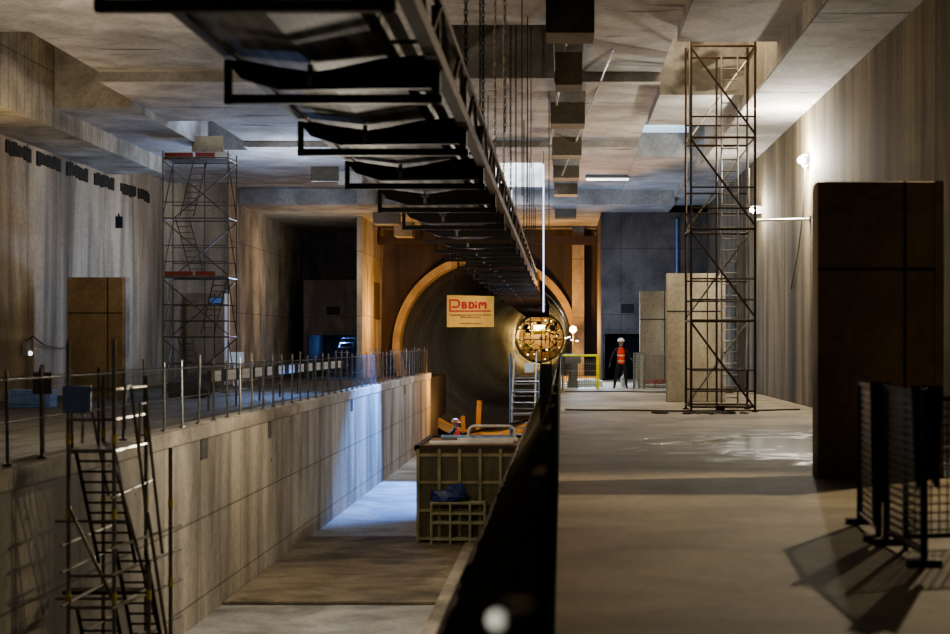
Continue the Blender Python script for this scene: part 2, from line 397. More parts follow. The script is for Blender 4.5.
struct(m, 'trim_7', m_beam, 'inner face of the ceiling beam along the right wall', 'beam')
# pockets at the top of the left wall
m = MB()
for a, b in ((34.5, 36.4), (36.9, 38.8), (39.4, 41.7), (42.3, 44.3), (44.8, 46.9), (47.5, 49.6), (50.3, 52.5), (53.3, 55.2), (55.5, 57)):
    for k in range(7):
        t = a+(b-a)*k/7; m.box(-15.7, -15.66, t, t+(b-a)/7*.95, 6.95+random.random()*.1, 7.32+random.random()*.1)
struct(m, 'trim_8', m_pocket, 'row of dark broken pockets along the top of the left wall', 'pockets')
# downstand blocks: centre row
Z0 = 7.4
for k, yy in enumerate((28.8, 34.4, 40.3, 46.9, 53.2, 59.0, 64.2)):
    top = 8.5 if yy < 37.9 else 8.25 if yy < 49 else 8.05
    wdt = .45 if k != 1 else .3
    if k > 5: top = 7.5
    z0 = Z0 if k < 6 else 6.95
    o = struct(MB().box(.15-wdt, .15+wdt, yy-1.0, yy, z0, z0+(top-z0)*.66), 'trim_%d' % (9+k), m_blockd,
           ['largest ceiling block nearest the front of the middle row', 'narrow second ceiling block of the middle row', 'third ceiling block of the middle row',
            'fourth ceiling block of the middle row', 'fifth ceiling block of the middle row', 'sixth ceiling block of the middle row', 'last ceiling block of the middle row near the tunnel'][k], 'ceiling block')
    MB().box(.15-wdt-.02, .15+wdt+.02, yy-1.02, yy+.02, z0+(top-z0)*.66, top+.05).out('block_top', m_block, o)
for k, (a, b, y0, z0, zt) in enumerate(((338, 362, 56, 7.55, 8.1), (357, 376, 61.0, 7.3, 8.1), (373, 398, 66, 6.9, 7.45), (394, 412, 71, 6.7, 7.45))):
    struct(MB().box((a-562)*y0/F, (b-562)*y0/F, y0, y0+1.2, z0, zt), 'trim_%d' % (20+k), m_beam,
           ['first pale ceiling block left of the conveyor', 'second pale ceiling block left of the conveyor', 'third pale ceiling block left of the conveyor', 'last pale ceiling block left of the conveyor above the pier'][k], 'ceiling block')
struct(MB().box(-9.0, 1.7, 73.6, 74.2, 6.5, 6.9), 'trim_30', m_rust, 'dark cross beam above the tunnel mouth', 'beam')
struct(MB().box(.65, .95, 74.4, 74.8, 0, 7.4).box(.5, 1.1, 74.3, 74.4, 0, 7.4), 'trim_31', m_pier, 'orange lit upright column right of the tunnel mouth', 'column')
single(MB().box(-.45, .45, -.08, .08, -.24, .24).box(-.39, .39, -.1, -.08, -.18, .18), 'ceiling_vent', m_grey, 'small grey vent box under the ceiling left of the conveyor', 'vent', loc=px(325, 174, 48.9)+Vector((0, 0, 0)))

struct(MB().box(2.6, 4.3, 49.6, 51.1, 8.82, 8.86), 'trim_40', glow('shaft_daylight', (.55, .75, 1), .7), 'thin strip of bluish daylight in the right ceiling opening', 'opening')
# ------------------------------------------------------------------ formed panels (upright slabs)
def panel(label, x0, x1, yy, h, mat, edge):
    t = thing('upright_panel', label, 'panel', ((x0+x1)/2, yy, 0)); w = (x1-x0)/2
    MB().box(-w, w, 0, .4, 0, h).out('slab', mat, t, bevel=.015)
    g = MB(); g.box(-w, w, -.012, .0, h*.70, h*.70+.03); g.box(w*.38, w*.38+.03, -.012, .0, .02, h)
    g.out('panel_joint', m_black, t)
    e = MB(); e.box(w-.09, w+.012, -.02, .42, 0, h+.01); e.out('edge_strip', edge, t)
    return t
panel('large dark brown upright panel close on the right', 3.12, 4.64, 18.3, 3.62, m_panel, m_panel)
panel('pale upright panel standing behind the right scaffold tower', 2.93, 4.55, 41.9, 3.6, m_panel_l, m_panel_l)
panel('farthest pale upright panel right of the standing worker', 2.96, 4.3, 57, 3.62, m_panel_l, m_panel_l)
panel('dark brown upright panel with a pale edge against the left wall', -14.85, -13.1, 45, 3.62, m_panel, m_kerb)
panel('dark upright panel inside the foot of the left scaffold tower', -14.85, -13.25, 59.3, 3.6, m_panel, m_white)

# ------------------------------------------------------------------ scaffolds
def scaffold(label, loc, w, d, lifts, bay, mat, toe=None, stairs=True, plats=(), wide=.024, nmid=0, rails=True, zig=True, first=1):
    t = thing('scaffold_tower', label, 'scaffold', loc)
    top = lifts*bay
    for (x, y) in ((0, 0), (w, 0), (0, d), (w, d)):
        MB().tube((x, y, .03), (x, y, top+.25), wide).tube((x, y, 0), (x, y, .03), .08).out('post', mat, t)
    for k in range(nmid):
        x = w*(k+1)/(nmid+1); MB().tube((x, d, .03), (x, d, top), wide*.9).tube((x, 0, .03), (x, 0, top*.999), wide*.0001+.001).out('post', mat, t)
    for k in range(lifts+1):
        z = .12 if k == 0 else k*bay
        for (a, b) in (((0, 0), (w, 0)), ((0, d), (w, d)), ((0, 0), (0, d)), ((w, 0), (w, d))):
            MB().tube((a[0], a[1], z), (b[0], b[1], z), wide*.95).out('ledger', mat, t)
        if rails and k:
            for dz in (.5, 1.0):
                if k < lifts or dz < .6:
                    MB().tube((0, 0, z-bay+dz), (w, 0, z-bay+dz), wide*.7).out('guard_rail', mat, t)
                    MB().tube((0, d, z-bay+dz), (w, d, z-bay+dz), wide*.7).out('guard_rail', mat, t)
    for k in range(lifts):
        z0, z1 = k*bay+.08, (k+1)*bay-.05
        MB().tube((0, -.03, z1), (w, -.03, z0), wide*.9).out('brace', mat, t)
        MB().tube((0, d+.03, z0), (w, d+.03, z1), wide*.9).out('brace', m_bright if mat is m_rust else mat, t)
        if zig:
            MB().tube((0, 0, z0), (0, d, z1), wide*.8).out('brace', mat, t); MB().tube((w, d, z0), (w, 0, z1), wide*.8).out('brace', mat, t)
    for k in plats:
        z = k*bay
        MB().box(.03, w-.03, .03, d-.03, z+.02, z+.07).out('platform', m_steel_d, t)
        if toe:
            MB().box(.05, w*.46, -.02, .0, z+.07, z+.19).box(w*.5, w*.8, -.02, .0, z+.07, z+.19).out('toe_board', toe, t)
    if stairs:
        for k in range(lifts):
            z0, z1 = k*bay+.08, (k+1)*bay
            xa, xb = (w*.15, w*.55) if k % 2 else (w*.85, w*.45)
            s = MB(); yy = d*.3
            for o in (0, d*.45):
                s.tube((xa, yy+o, z0), (xb, yy+o, z1), wide*.8)
            for q in range(1, 9):
                f = q/9; x = xa+(xb-xa)*f; z = z0+(z1-z0)*f
                s.box(x-.09, x+.09, yy, yy+d*.45, z, z+.03)
            s.out('stair_flight', mat, t)
    return t
# left far tower: X -14.3..-12, Y 53.8, base 0
tl = scaffold('tall thin scaffold stair tower by the far left wall', (-12.37, 46.5, 0), 2.02, 1.2, 4, 1.84, m_steel_d, m_red, False, (2, 4), .022, 1)
for k, (xa, xb) in enumerate(((.55, .95), (1.25, 1.6), (.5, .9), (.6, 1.0))):
    z0 = k*1.84+.1; s = MB()
    flip = -.45 if k % 2 == 0 else .45
    for o in (0, .42): s.tube((xa+o+flip*.5, .5, z0+1.74), (xa+o-flip*.5, .6, z0), .02)
    for q in range(1, 9): s.tube((xa-flip*.5+flip*q/9, .55, z0+q*.19), (xa+.42-flip*.5+flip*q/9, .55, z0+q*.19), .014)
    s.out('ladder', m_steel_d, tl)
# shaft top screen
single(MB().box(-.5, .5, -.03, .03, 0, .5).box(-.5, .5, .0, 1.1, 0, .04), 'landing_box', m_panel, 'brown boxed landing at the top of the left scaffold tower', 'box', loc=(-11.3, 47.85, 7.75))
# right tower
tr = scaffold('tall rusty scaffold tower on the right deck with cross braces', (3.09, 35.9, 0), 1.53, 1.5, 4, 2.19, m_rust, None, False, (), .03, 1, zig=False)
s = MB()
for zz in range(0, 30):
    s.tube((.85, 1.15, .3+zz*.28), (1.25, 1.15, .3+zz*.28), .018)
s.tube((.85, 1.15, 0.02), (.85, 1.15, 8.75), .022).tube((1.25, 1.15, 0.02), (1.25, 1.15, 8.75), .022)
s.out('ladder', m_steel, tr)
MB().tube((-.02, .02, 6.3), (-.02, .02, 8.9), .034).out('post', m_bright, tr)
MB().tube((1.53, 1.47, 1.0), (1.55, 1.47, 6.0), .04).out('post', m_bright, tr)
MB().box(.6, .8, -.05, .2, .02, .14).out('base_jack', m_rust, tr)

# near left stair tower standing in the pit
t = thing('stair_tower', 'nearest scaffold stair tower rising from the pit with yellow bands', 'scaffold', (-5.09, 17.05, -3.1))
def L3(x, y, z): return (x+5.09, y-17.05, z+3.1)
XL, XR, XO, YN, YF = -5.61, -5.09, -4.75, 17.05, 18.35
for (x, y, zt) in ((XL, YN, 1.68), (XR, YN, 1.70), (XR, YF, 1.25), (XL, YF, 1.25), (XO, YF-.15, .38), (XO, YN+.2, -.85)):
    MB().tube(L3(x, y, -3.1), L3(x, y, zt), .025, 8).out('post', m_steel, t)
    for zb in (.5, -.35, -1.3, -2.2):
        if zb < zt: MB().tube(L3(x, y, zb), L3(x, y, zb+.11), .031, 8).out('yellow_band', m_yel_clamp, t)
for z in (1.12, .78, .42, -1.0, -1.36, -2.4):
    MB().tube(L3(XL, YN, z), L3(XR, YN, z), .02).out('ledger', m_steel, t)
    MB().tube(L3(XR, YN, z), L3(XR, YF, z), .02).out('ledger', m_bright, t)
for z in (-.05, -.62, -.92, -1.3, -1.75, -2.1, -2.5):
    MB().tube(L3(XR, YN-.1, z-.05), L3(XO if z < -.3 else XR, YF+.35, z), .018).out('ledger', m_bright, t)
    if z < -.3: MB().tube(L3(XL, YN-.25, z), L3(XL, YF+.5, z), .018).out('ledger', m_bright, t)
for z in (-.45, -1.36): MB().tube(L3(XL-.35, YN+.6, z), L3(XR, YN+.6, z), .018).out('wall_tie', m_steel, t)
MB().box(*(L3(XL, 0, 0)[0], L3(XR, 0, 0)[0]), YN-17.05+.0, YF-17.05, 3.5, 3.54).out('platform', m_rust, t)
MB().box(L3(XL-.4, 0, 0)[0], L3(XR, 0, 0)[0], YF-17.05-.3, YF-17.05, 1.72, 1.76).out('platform', m_rust, t)
def flight(x0, x1, ya, za, yb, zb, n, mat):
    s = MB()
    for x in (x0, x1): s.tube(L3(x, ya, za), L3(x, yb, zb), .024)
    for k in range(1, n):
        f = k/n; y = ya+(yb-ya)*f; z = za+(zb-za)*f
        a = L3(x0, y, z); s.tube(a, (a[0]+(x1-x0), a[1], a[2]), .014)
    s.out('stair_flight', mat, t)
flight(-5.56, -5.12, 17.15, .42, 18.0, -.98, 11, m_rust)
flight(-5.10, -4.76, 17.15, -.72, 18.0, -2.2, 11, m_rust)
flight(-5.56, -5.12, 17.2, -1.4, 18.1, -2.95, 11, m_rust)
for (x, z0, z1) in ((-5.5, 1.0, -.2), (-5.02, 1.15, -.6), (-4.85, .95, -.9)):
    MB().path([L3(x, 17.2, z0-.5), L3(x, 17.25, z0), L3(x+.02, 17.4, z0), L3(x, 18.2, z1)], .02).out('handrail', m_steel, t)
for (a, b) in (((XO, 17.2, -.3), (XO, 18.3, -2.4)), ((XR, 17.05, .3), (XO, 17.9, -2.0)), ((XL, 17.05, -.2), (XR, 17.05, -1.3))):
    MB().tube(L3(*a), L3(*b), .022).out('brace', m_steel, t)
single(MB().box(-.16, .16, -.012, .012, -.15, .15).box(-.13, .13, -.03, -.012, -.16, -.13), 'notice_sheet', plain('light_blue_sheet', (.3, .45, .85), .5), 'light blue sheet tied to the rails of the near stair tower', 'sheet', loc=px(77, 399, 17.0))

# ------------------------------------------------------------------ left fence on the kerb
fence = thing('safety_fence', 'long fence of thin posts and fine netting on the pit wall kerb', 'fence', (-6.3, 40, .25))
yy = 17.05; k = 0
while yy < 70.4:
    h = 1.1+random.uniform(-.05, .12); dx = random.uniform(-.02, .02)
    MB().tube((0, yy-40, 0), (dx, yy-40, h), .022).tube((0, yy-40, .0), (0, yy-40, .03), .06).out('post', m_steel, fence)
    yy += 1.12
MB().tube((.02, -30, .98), (.02, 30.3, .98), .01).tube((.02, -30, .5), (.02, 30.3, .5), .008).out('guard_wire', m_steel_d, fence)
MB().quad((.03, -30, .02), (.03, 30.4, .02), (.03, 30.4, 1.02), (.03, -30, 1.02)).out('netting', m_net_l, fence)

# striped rail on left deck
rail = thing('striped_barrier_rail', 'white and black striped barrier rail on the left walkway', 'barrier', (-8.6, 46, 0))
MB().box(-.03, .03, -9.5, 13, .68, .98).out('board', m_black, rail)
for k in range(13):
    a = -9.3+k*1.72
    MB().box(.03, .045, a, a+.95, .70, .96).out('white_stripe', m_white, rail)
for k in range(8): MB().tube((-.05, -9.3+k*3.1, 0), (-.05, -9.3+k*3.1, .95), .03).out('post', m_steel_d, rail)

# objects on the left walkway
def lump(name, c, sc, mat, label, cat, jit=.5):
    b = MB(); b.ball((0, 0, 0), 1, sc=sc, jit=jit)
    for v in b.bm.verts: v.co.z = max(v.co.z, -sc[2]*.55)
    return single(b, name, mat, label, cat, loc=(c[0], c[1], c[2]+sc[2]*.55))
lump('covered_pile', (-11.2, 45.4, 0), (.75, .5, .45), m_cloth, 'dark covered heap at the foot of the left scaffold tower', 'heap')
single(MB().box(-.55, .55, -.3, .3, 0, .45).box(-.5, .5, -.33, -.3, .08, .38), 'storage_crate', m_blue, 'low dull blue crate at the far left behind the fence', 'crate', loc=(-13.6, 38.5, 0), bevel=.02)
single(MB().box(-.1, .1, -.1, .1, 0, 1.0).box(-.3, .3, -.04, .04, .8, 1.3), 'site_sign_board', m_white, 'small pale board on a post behind the striped rail', 'sign', loc=(-12.6, 58, 0))
single(MB().box(-.22, .22, -.02, .02, -.16, .16).box(-.16, .16, -.03, -.02, .04, .08).box(-.16, .16, -.03, -.02, -.05, 0.0), 'notice_plate', m_blue, 'small blue and white notice plate on the panel by the left scaffold', 'sign', loc=px(214, 301, 59.0)+Vector((0, .27, 0)))
single(MB().tube((0, 0, 0), (0, 0, 1.35), .03).box(-.13, .13, -.015, .015, .95, 1.25), 'leaning_plank', m_kerb, 'pale plank standing on the walkway behind the near stair tower', 'plank', loc=(-7.1, 20.5, 0))
single(MB().box(-.12, .12, -.08, .08, -.2, .2).tube((0, 0, .2), (0, 0, .3), .03), 'wall_box', m_black, 'small dark box high on the left wall', 'box', loc=(-15.6, 53-.2, 5.9))
b = thing('bulkhead_lamp', 'small pale lamp with a trailing cable on the left wall', 'lamp', (-15.5, 43.5, 1.5))
MB().box(-.1, .05, -.14, .14, -.2, .2).out('housing', m_grey, b); MB().ball((.08, 0, -.15), .07).out('lamp_glass', m_tube, b)
MB().path([(-.06, 0, .2), (-.05, .6, .35), (-.05, 1.5, .1), (-.05, 3, -.02), (-.05, 5, .05)], .02).out('cable', m_cable, b)
# inner blue stairs in dark recess
s = thing('recess_stair', 'narrow stair in bluish light inside the dark left recess', 'stair', (-11.5, 73.5, 0))
for o in (0, .7): MB().tube((o, 0, 0), (o+.5, 2.5, 2.2), .04).out('stringer', m_steel, s)
q = MB()
for k in range(9): q.box(.0+k*.055, .72+k*.055, k*.28, k*.28+.2, .2+k*.24, .24+k*.24)
q.out('treads', m_steel, s)

m_sheet = concrete('pale_panel_lit_net', (.36, .37, .33), (.2, .2, .17), (1, 1, 1))
# ------------------------------------------------------------------ centre: ledge fence with a dark shade sheet
ctr = thing('ledge_fence', 'dark blurred fence with black netting and a dark sheet for the ledge shade along the deck edge', 'fence', (-.07, 30, 0))
yy = 2.3
while yy < 64:
    MB().tube((0, yy-30, 0), (0, yy-30, 1.25), .025).out('post', m_blacksteel, ctr); yy += 2.4
MB().tube((0, -28.4, 1.17), (0, 34, 1.17), .022).out('top_rail', m_shade_sheet, ctr)
# dark sheet standing in for the shade on the ledge
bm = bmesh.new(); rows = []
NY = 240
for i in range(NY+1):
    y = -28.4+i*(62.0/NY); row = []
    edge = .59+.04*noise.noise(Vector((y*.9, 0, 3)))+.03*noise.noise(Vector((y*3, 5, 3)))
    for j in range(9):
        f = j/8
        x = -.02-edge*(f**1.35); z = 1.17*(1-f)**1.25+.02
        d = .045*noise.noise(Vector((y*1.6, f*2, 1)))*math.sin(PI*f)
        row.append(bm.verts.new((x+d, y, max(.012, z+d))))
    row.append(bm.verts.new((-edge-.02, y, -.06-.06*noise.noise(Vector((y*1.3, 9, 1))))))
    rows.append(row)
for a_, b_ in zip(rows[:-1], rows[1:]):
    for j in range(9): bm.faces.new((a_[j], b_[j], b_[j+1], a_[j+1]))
q = MB(); q.bm.free(); q.bm = bm; q.out('shade_sheet', m_shade_sheet, ctr, smooth=True)
MB().quad((.03, -28.4, 0.01), (.03, -13, 0.01), (.03, -13, 1.2), (.03, -28.4, 1.2)).out('netting', m_net_dark, ctr)
MB().quad((.03, -13, 0.01), (.03, 33.5, 0.01), (.03, 33.5, 1.2), (.03, -13, 1.2)).out('lit_netting', m_sheet, ctr)  # lit far face of the netting, its light put into a pale colour
single(MB().ball((0, 0, 0), .022), 'round_reflector', glow('reflector', (.8, .78, .66), .75), 'small round reflector with a painted-in glint on the near end of the ledge fence', 'reflector', loc=px(497, 620, 3.35))  # bead glows by itself to give a reflected glint
single(MB().box(-.075, .075, -.015, .015, 0, 1.36).box(-.085, -.06, -.02, .02, 0, 1.4).box(.06, .085, -.02, .02, 0, 1.4), 'sheet_panel', m_sheet, 'narrow pale grey green sheet panel standing against the ledge fence', 'panel', loc=(-.225, 21, 0))

# ------------------------------------------------------------------ conveyor
cv = thing('belt_conveyor', 'long black belt conveyor hanging from the ceiling into the tunnel', 'conveyor', (-2.1, 10, 3.85))
def box_l(x0, x1, y0, y1, z0, z1): return MB().box(x0+2.1, x1+2.1, y0-10, y1-10, z0-3.85, z1-3.85)
def tl_(p): return (p[0]+2.1, p[1]-10, p[2]-3.85)
YB = 132
def Vsheet(z, dip, x0, x1, y0, y1):
    q = MB(); mid = (x0+x1)/2; seg = 60
    for i in range(seg):
        a = y0+(y1-y0)*i/seg; b = y0+(y1-y0)*(i+1)/seg
        q.bm.faces.new([q.bm.verts.new(tl_(p)) for p in ((x0, a, z), (mid, a, z-dip), (mid, b, z-dip), (x0, b, z))])
        q.bm.faces.new([q.bm.verts.new(tl_(p)) for p in ((mid, a, z-dip), (x1, a, z), (x1, b, z), (mid, b, z-dip))])
    return q
Vsheet(4.30, .08, -3.0, -1.62, 5, YB).out('return_belt', m_belt, cv)
Vsheet(4.85, .16, -2.95, -1.6, 5, YB).out('carrying_belt', m_belt, cv)
box_l(-3.12, -3.02, 5, YB, 4.28, 4.42).out('stringer', m_blacksteel, cv)
box_l(-1.2, -1.08, 5, YB, 4.15, 4.29).out('stringer', m_rust, cv)
box_l(-1.16, -1.1, 5, YB, 4.74, 4.82).out('stringer', m_rust, cv)
box_l(-1.66, -1.58, 5, YB, 4.44, 4.54).out('stringer', m_steel_d, cv)
q = MB(); yy = 5
while yy < YB-2:
    q.tube(tl_((-1.13, yy, 4.2)), tl_((-1.13, yy+1.28, 4.8)), .028, 5); q.tube(tl_((-1.13, yy+1.28, 4.8)), tl_((-1.13, yy+2.56, 4.2)), .028, 5)
    q.tube(tl_((-1.13, yy, 4.2)), tl_((-1.62, yy+1.28, 4.45)), .02, 5)
    yy += 2.56
q.out('lattice', m_rust, cv)
fy = 9.97; k = 0; FR = []
while fy < YB:
    FR.append(fy)
    fr = box_l(-3.1, -1.1, fy-.045, fy+.045, 3.85, 3.93).out('cross_frame', m_blacksteel if k % 3 else m_rust, cv)
    q = MB()
    for (x, w) in ((-3.1, .06), (-1.2, .08)): q.box(x+2.1, x+2.1+w, fy-10-.04, fy-10+.04, .0, .40 if x < -2 else .9)
    q.prism([(x+2.1, z-3.85) for x, z in ((-3.08, 4.24), (-2.9, 4.24), (-2.3, 4.12), (-1.65, 4.26), (-1.15, 4.30), (-1.15, 3.99), (-2.6, 3.97), (-2.95, 4.08))], fy-10-.05, fy-10+.05)
    q.out('bracket', m_blacksteel, fr)
    q = MB(); q.tube(tl_((-2.98, fy+.14, 4.19)), tl_((-2.32, fy+.14, 4.10)), .075, 10).tube(tl_((-2.29, fy+.14, 4.10)), tl_((-1.62, fy+.14, 4.19)), .075, 10)
    q.out('idler_roller', m_blacksteel, fr, smooth=False)
    box_l(-2.33, -2.28, fy-.075, fy-.05, 4.0, 4.2).box(-2.37+2.1, -2.24+2.1, fy-.075-10, fy-.05-10, .26, .29).out('idler_clip', m_steel, fr)
    if k < 14:
        box_l(-3.05, -1.6, fy-.03, fy+.03, 4.5, 4.56).out('idler_bar', m_blacksteel, fr)
    fy += 3.83; k += 1
# silvery end chute wrap
q = Vsheet(3.98, .10, -2.95, -1.3, 92, 120); q.out('belt_cover', plain('silver_sheet', (.5, .52, .58), .3, .6, .4, 2), cv)
# ------------------------------------------------------------------ chains
def chain_mesh(length, link=.085, r=.012):
    q = MB(); nlk = int(length/(link*.8))
    for i in range(nlk):
        z = -i*link*.8-link/2
        q.ring((0, 0, z), link*.36, r, 'Y' if i % 2 else 'X', 8, 4, (.62, 1.25))
    return q
def zc_at(x, y): 
    if y < 37.9: return 8.5
    if y < 49: return 8.25
    if y < 62.3: return 8.05
    return 7.4
base = {}
def chain(x, y, ztop, L, mat, label, key, group=None):
    kk = (round(L, 1), mat.name)
    if kk not in base:
        o = chain_mesh(round(L, 1)).out('hanging_chain', mat); base[kk] = o.data
    else:
        o = bpy.data.objects.new('hanging_chain', base[kk]); COL.objects.link(o)
    o.location = (x, y, ztop); tag(o, label, 'chain', group); return o
GL = 'dark hanger chain between the ceiling and the right side of the conveyor'
for i, y in enumerate(FR[:15]):
    if 32.3 < y < 37.4: zt = 9.7
    elif 53.3 < y < 61.5 : zt = 10.0
    else: zt = zc_at(0, y)
    xx = -1.13 if 1 else 0
    br = i in (4, 5)
    if 7 < i < 9: continue
    chain(xx, y, zt, zt-4.78, m_chain if br else m_chain_d,
          ('brightest hanging chain glinting right of the conveyor' if i == 4 else 'glinting hanging chain beside the brightest one') if br else GL, i, None if br else 'conveyor hanger chains')
for i, (xp, Y_) in enumerate(((522, 30), (527.5, 31.5), (531, 35.5), (549, 40), (480, 22.5), (488, 40))):
    zt = zc_at(0, Y_); zt = 9.7 if 32.3 < Y_ < 37.4 and xp < 556 else zt
    X = (xp-562)*Y_/F
    single(MB().tube((0, 0, 0), (0, 0, -3.9), .012, 5), 'hanging_cable', m_cable, 'thin dark cable hanging straight down right of the conveyor', 'cable', 'thin hanging cables', loc=(X, Y_, zt))
chain((505-562)*22/F, 22.0, 8.5, 3.8, m_chain, 'long silver chain hanging in front of the dark ceiling opening', 'a')
def chain_line(p, q, mat, label):
    p = Vector(p); q = Vector(q); L = (q-p).length; m_ = chain_mesh(L, .1, .015)
    o = m_.out('sagging_chain', mat); o.location = p
    o.rotation_euler = (q-p).to_track_quat('-Z', 'Y').to_euler(); tag(o, label, 'chain'); return o
chain_line((.28, 27.6, 8.48), (-.35, 45, 7.6), m_chain, 'slanting chain from the nearest ceiling block towards the conveyor')
chain_line((1.19, 35, 8.48), (0.0, 52.0, 7.45), m_chain, 'slanting chain right of the middle ceiling blocks')
# light ropes
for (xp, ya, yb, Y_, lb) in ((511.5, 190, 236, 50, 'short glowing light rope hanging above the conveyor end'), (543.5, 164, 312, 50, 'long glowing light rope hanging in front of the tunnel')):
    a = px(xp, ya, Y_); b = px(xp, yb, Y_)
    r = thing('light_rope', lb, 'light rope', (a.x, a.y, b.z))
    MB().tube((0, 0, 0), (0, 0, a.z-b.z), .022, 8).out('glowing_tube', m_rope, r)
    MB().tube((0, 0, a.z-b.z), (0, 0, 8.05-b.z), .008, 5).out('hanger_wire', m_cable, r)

# ------------------------------------------------------------------ sign
sg = thing('hanging_sign', 'yellow company sign with red PBDiM logo hanging before the tunnel', 'sign', (-4.03, 66, 2.35))
m_sign = plain('sign_yellow', (.98, .47, .06), .55, 0, .08, emit=(.9, .45, .06), es=.0)
m_signred = plain('sign_red', (.65, .015, .01), .5, 0, .05)
m_signtxt = plain('sign_small_text', (.35, .10, .02), .5)
MB().prism([(-1.035, 0), (1.035, 0), (1.035, 1.36), (-1.035, 1.41)], 0, .03).out('board', m_sign, sg)
def text(s, x, z, size, mat, parent, name='lettering', bold=.0, y=-.012, align='CENTER', sx=1):
    cu = bpy.data.curves.new(name, 'FONT'); cu.body = s; cu.size = size; cu.align_x = align; cu.offset = bold
    cu.extrude = .004
    tmp = bpy.data.objects.new('tmp', cu); COL.objects.link(tmp)
    me = bpy.data.meshes.new_from_object(tmp.evaluated_get(bpy.context.evaluated_depsgraph_get()))
    bpy.data.objects.remove(tmp); me.name = name; me.materials.clear(); me.materials.append(mat)
    o = bpy.data.objects.new(name, me); COL.objects.link(o); o.parent = parent
    o.location = (x, y, z); o.rotation_euler = (PI/2, 0, 0); o.scale = (sx, 1, 1); return o
W_ = 2.07/676.0   # sign metres per zoomed pixel
def sp(u, v): return ((u-100)*W_-1.035, (575-v)*W_*1.0)
q = MB()
NB = [0]
def bar(u0, v0, u1, v1):
    a = sp(u0, v0); b = sp(u1, v1); NB[0] += 1; q.box(min(a[0], b[0]), max(a[0], b[0]), -.014-.001*NB[0], -.002, min(a[1], b[1]), max(a[1], b[1]))
bar(135, 175, 240, 198); bar(135, 175, 156, 345); bar(135, 335, 735, 355); bar(170, 275, 245, 300)
pts = []
cx_, cz_ = sp(240, 237)
for i in range(13):
    t = PI/2-PI*i/12; pts.append((cx_+52*W_*math.cos(t), cz_+62*W_*math.sin(t)))
for kk_, (a, b) in enumerate(zip(pts[:-1], pts[1:])):
    ai = (cx_+(a[0]-cx_)*.52, cz_+(a[1]-cz_)*.62); bi = (cx_+(b[0]-cx_)*.52, cz_+(b[1]-cz_)*.62)
    q.prism([a, b, bi, ai], -.021, -.002)
q.out('logo', m_signred, sg)
q = MB()
NS = [0]
def stroke(pts, w=25):
    w += 6
    pp = [Vector(sp(*p)) for p in pts]; h = w*W_/2
    for a, b in zip(pp[:-1], pp[1:]):
        d = (b-a).normalized(); n_ = Vector((-d.y, d.x))*h; a2 = a-d*h*.45; b2 = b+d*h*.45
        NS[0] += 1; q.prism([tuple(a2+n_), tuple(b2+n_), tuple(b2-n_), tuple(a2-n_)], -.014-.0006*NS[0], -.003)
arc = lambda cx, cy, rx, ry, n=7: [(cx+rx*math.cos(-PI/2+PI*k/n), cy+ry*math.sin(-PI/2+PI*k/n)) for k in range(n+1)]
stroke([(325, 222), (325, 300)]); stroke([(325, 224)]+arc(352, 242, 20, 18)+[(325, 260)], 20); stroke([(325, 262)]+arc(357, 281, 22, 19)+[(325, 300)], 20)
q.out('lettering', m_signred, sg); q = MB()
stroke([(426, 222), (426, 300)]); stroke([(426, 224)]+arc(450, 262, 34, 38)+[(426, 300)], 22); q.out('lettering', m_signred, sg); q = MB()
stroke([(518, 256), (518, 303)]); stroke([(518, 214), (518, 222)]); q.out('lettering', m_signred, sg); q = MB()
stroke([(568, 305), (568, 240), (584, 224), (604, 236), (612, 262), (620, 236), (640, 224), (656, 240), (656, 305)], 23); q.out('lettering', m_signred, sg)
text('Przedsiębiorstwo Budowy Dróg i Mostów', 0, sp(0, 412)[1], .115, m_signtxt, sg, bold=.002, sx=.92)
text('Mińsk Mazowiecki', 0, sp(0, 446)[1], .115, m_signtxt, sg, bold=.002)
text('www.pbdim.com.pl', 0, sp(0, 532)[1], .12, m_signtxt, sg, bold=.002)
MB().tube((-.8, .01, 1.39), (-.8, .01, 5.05), .01, 5).tube((.8, .01, 1.37), (.8, .01, 5.05), .01, 5).out('hanging_wire', m_cable, sg)

# ------------------------------------------------------------------ pit bin, rack, tarp, pipes
bn = thing('steel_skip', 'rusty olive ribbed steel skip standing in the pit', 'skip', (-2.2, 35.3, -3.04))
bw = 1.22
q = MB(); q.box(-bw, bw, 0, .03, .1, 2.2).box(-bw, bw, 3.9, 3.93, .1, 2.2).box(-bw, -bw+.03, 0, 3.9, .1, 2.2).box(bw-.03, bw, 0, 3.9, .1, 2.2).box(-bw, bw, 0, 3.9, .06, .1)
q.out('shell', m_binp, bn)
q = MB().box(-bw-.03, bw+.03, -.06, .06, 2.16, 2.28).box(-bw-.03, bw+.03, 3.86, 3.98, 2.16, 2.28).box(-bw-.05, -bw+.06, -.06, 3.98, 2.16, 2.28).box(bw-.06, bw+.05, -.06, 3.98, 2.16, 2.28)
q.out('top_rim', m_rust, bn)
for x in (-bw, -.72, -.24, .24, .72, bw-.06): MB().box(x, x+.07, -.07, 0, .02, 2.2).out('rib', m_bin, bn)
for z in (.06, .72, 1.38, 2.02): MB().box(-bw, bw, -.05, 0, z, z+.07).out('rib', m_bin, bn)
MB().box(-bw+.06, bw-.06, .06, 3.86, 2.16, 2.22).out('load_cover', m_wood, bn)
rk = thing('railing_stack', 'pale green painted pipe rack leaning before the skip', 'rack', (-2.42, 34.85, -3.04))
for yy in (0, .28):
    q = MB()
    for x in (-.62, -.18, .28, .62): q.tube((x, yy, 0), (x, yy, 1.0), .028)
    for z in (.12, .5, .72, .97): q.tube((-.64, yy, z), (.64, yy, z), .028)
    q.out('rail_frame', plain('pale_green_steel', (.30, .30, .2), .5, .1, .3), rk)
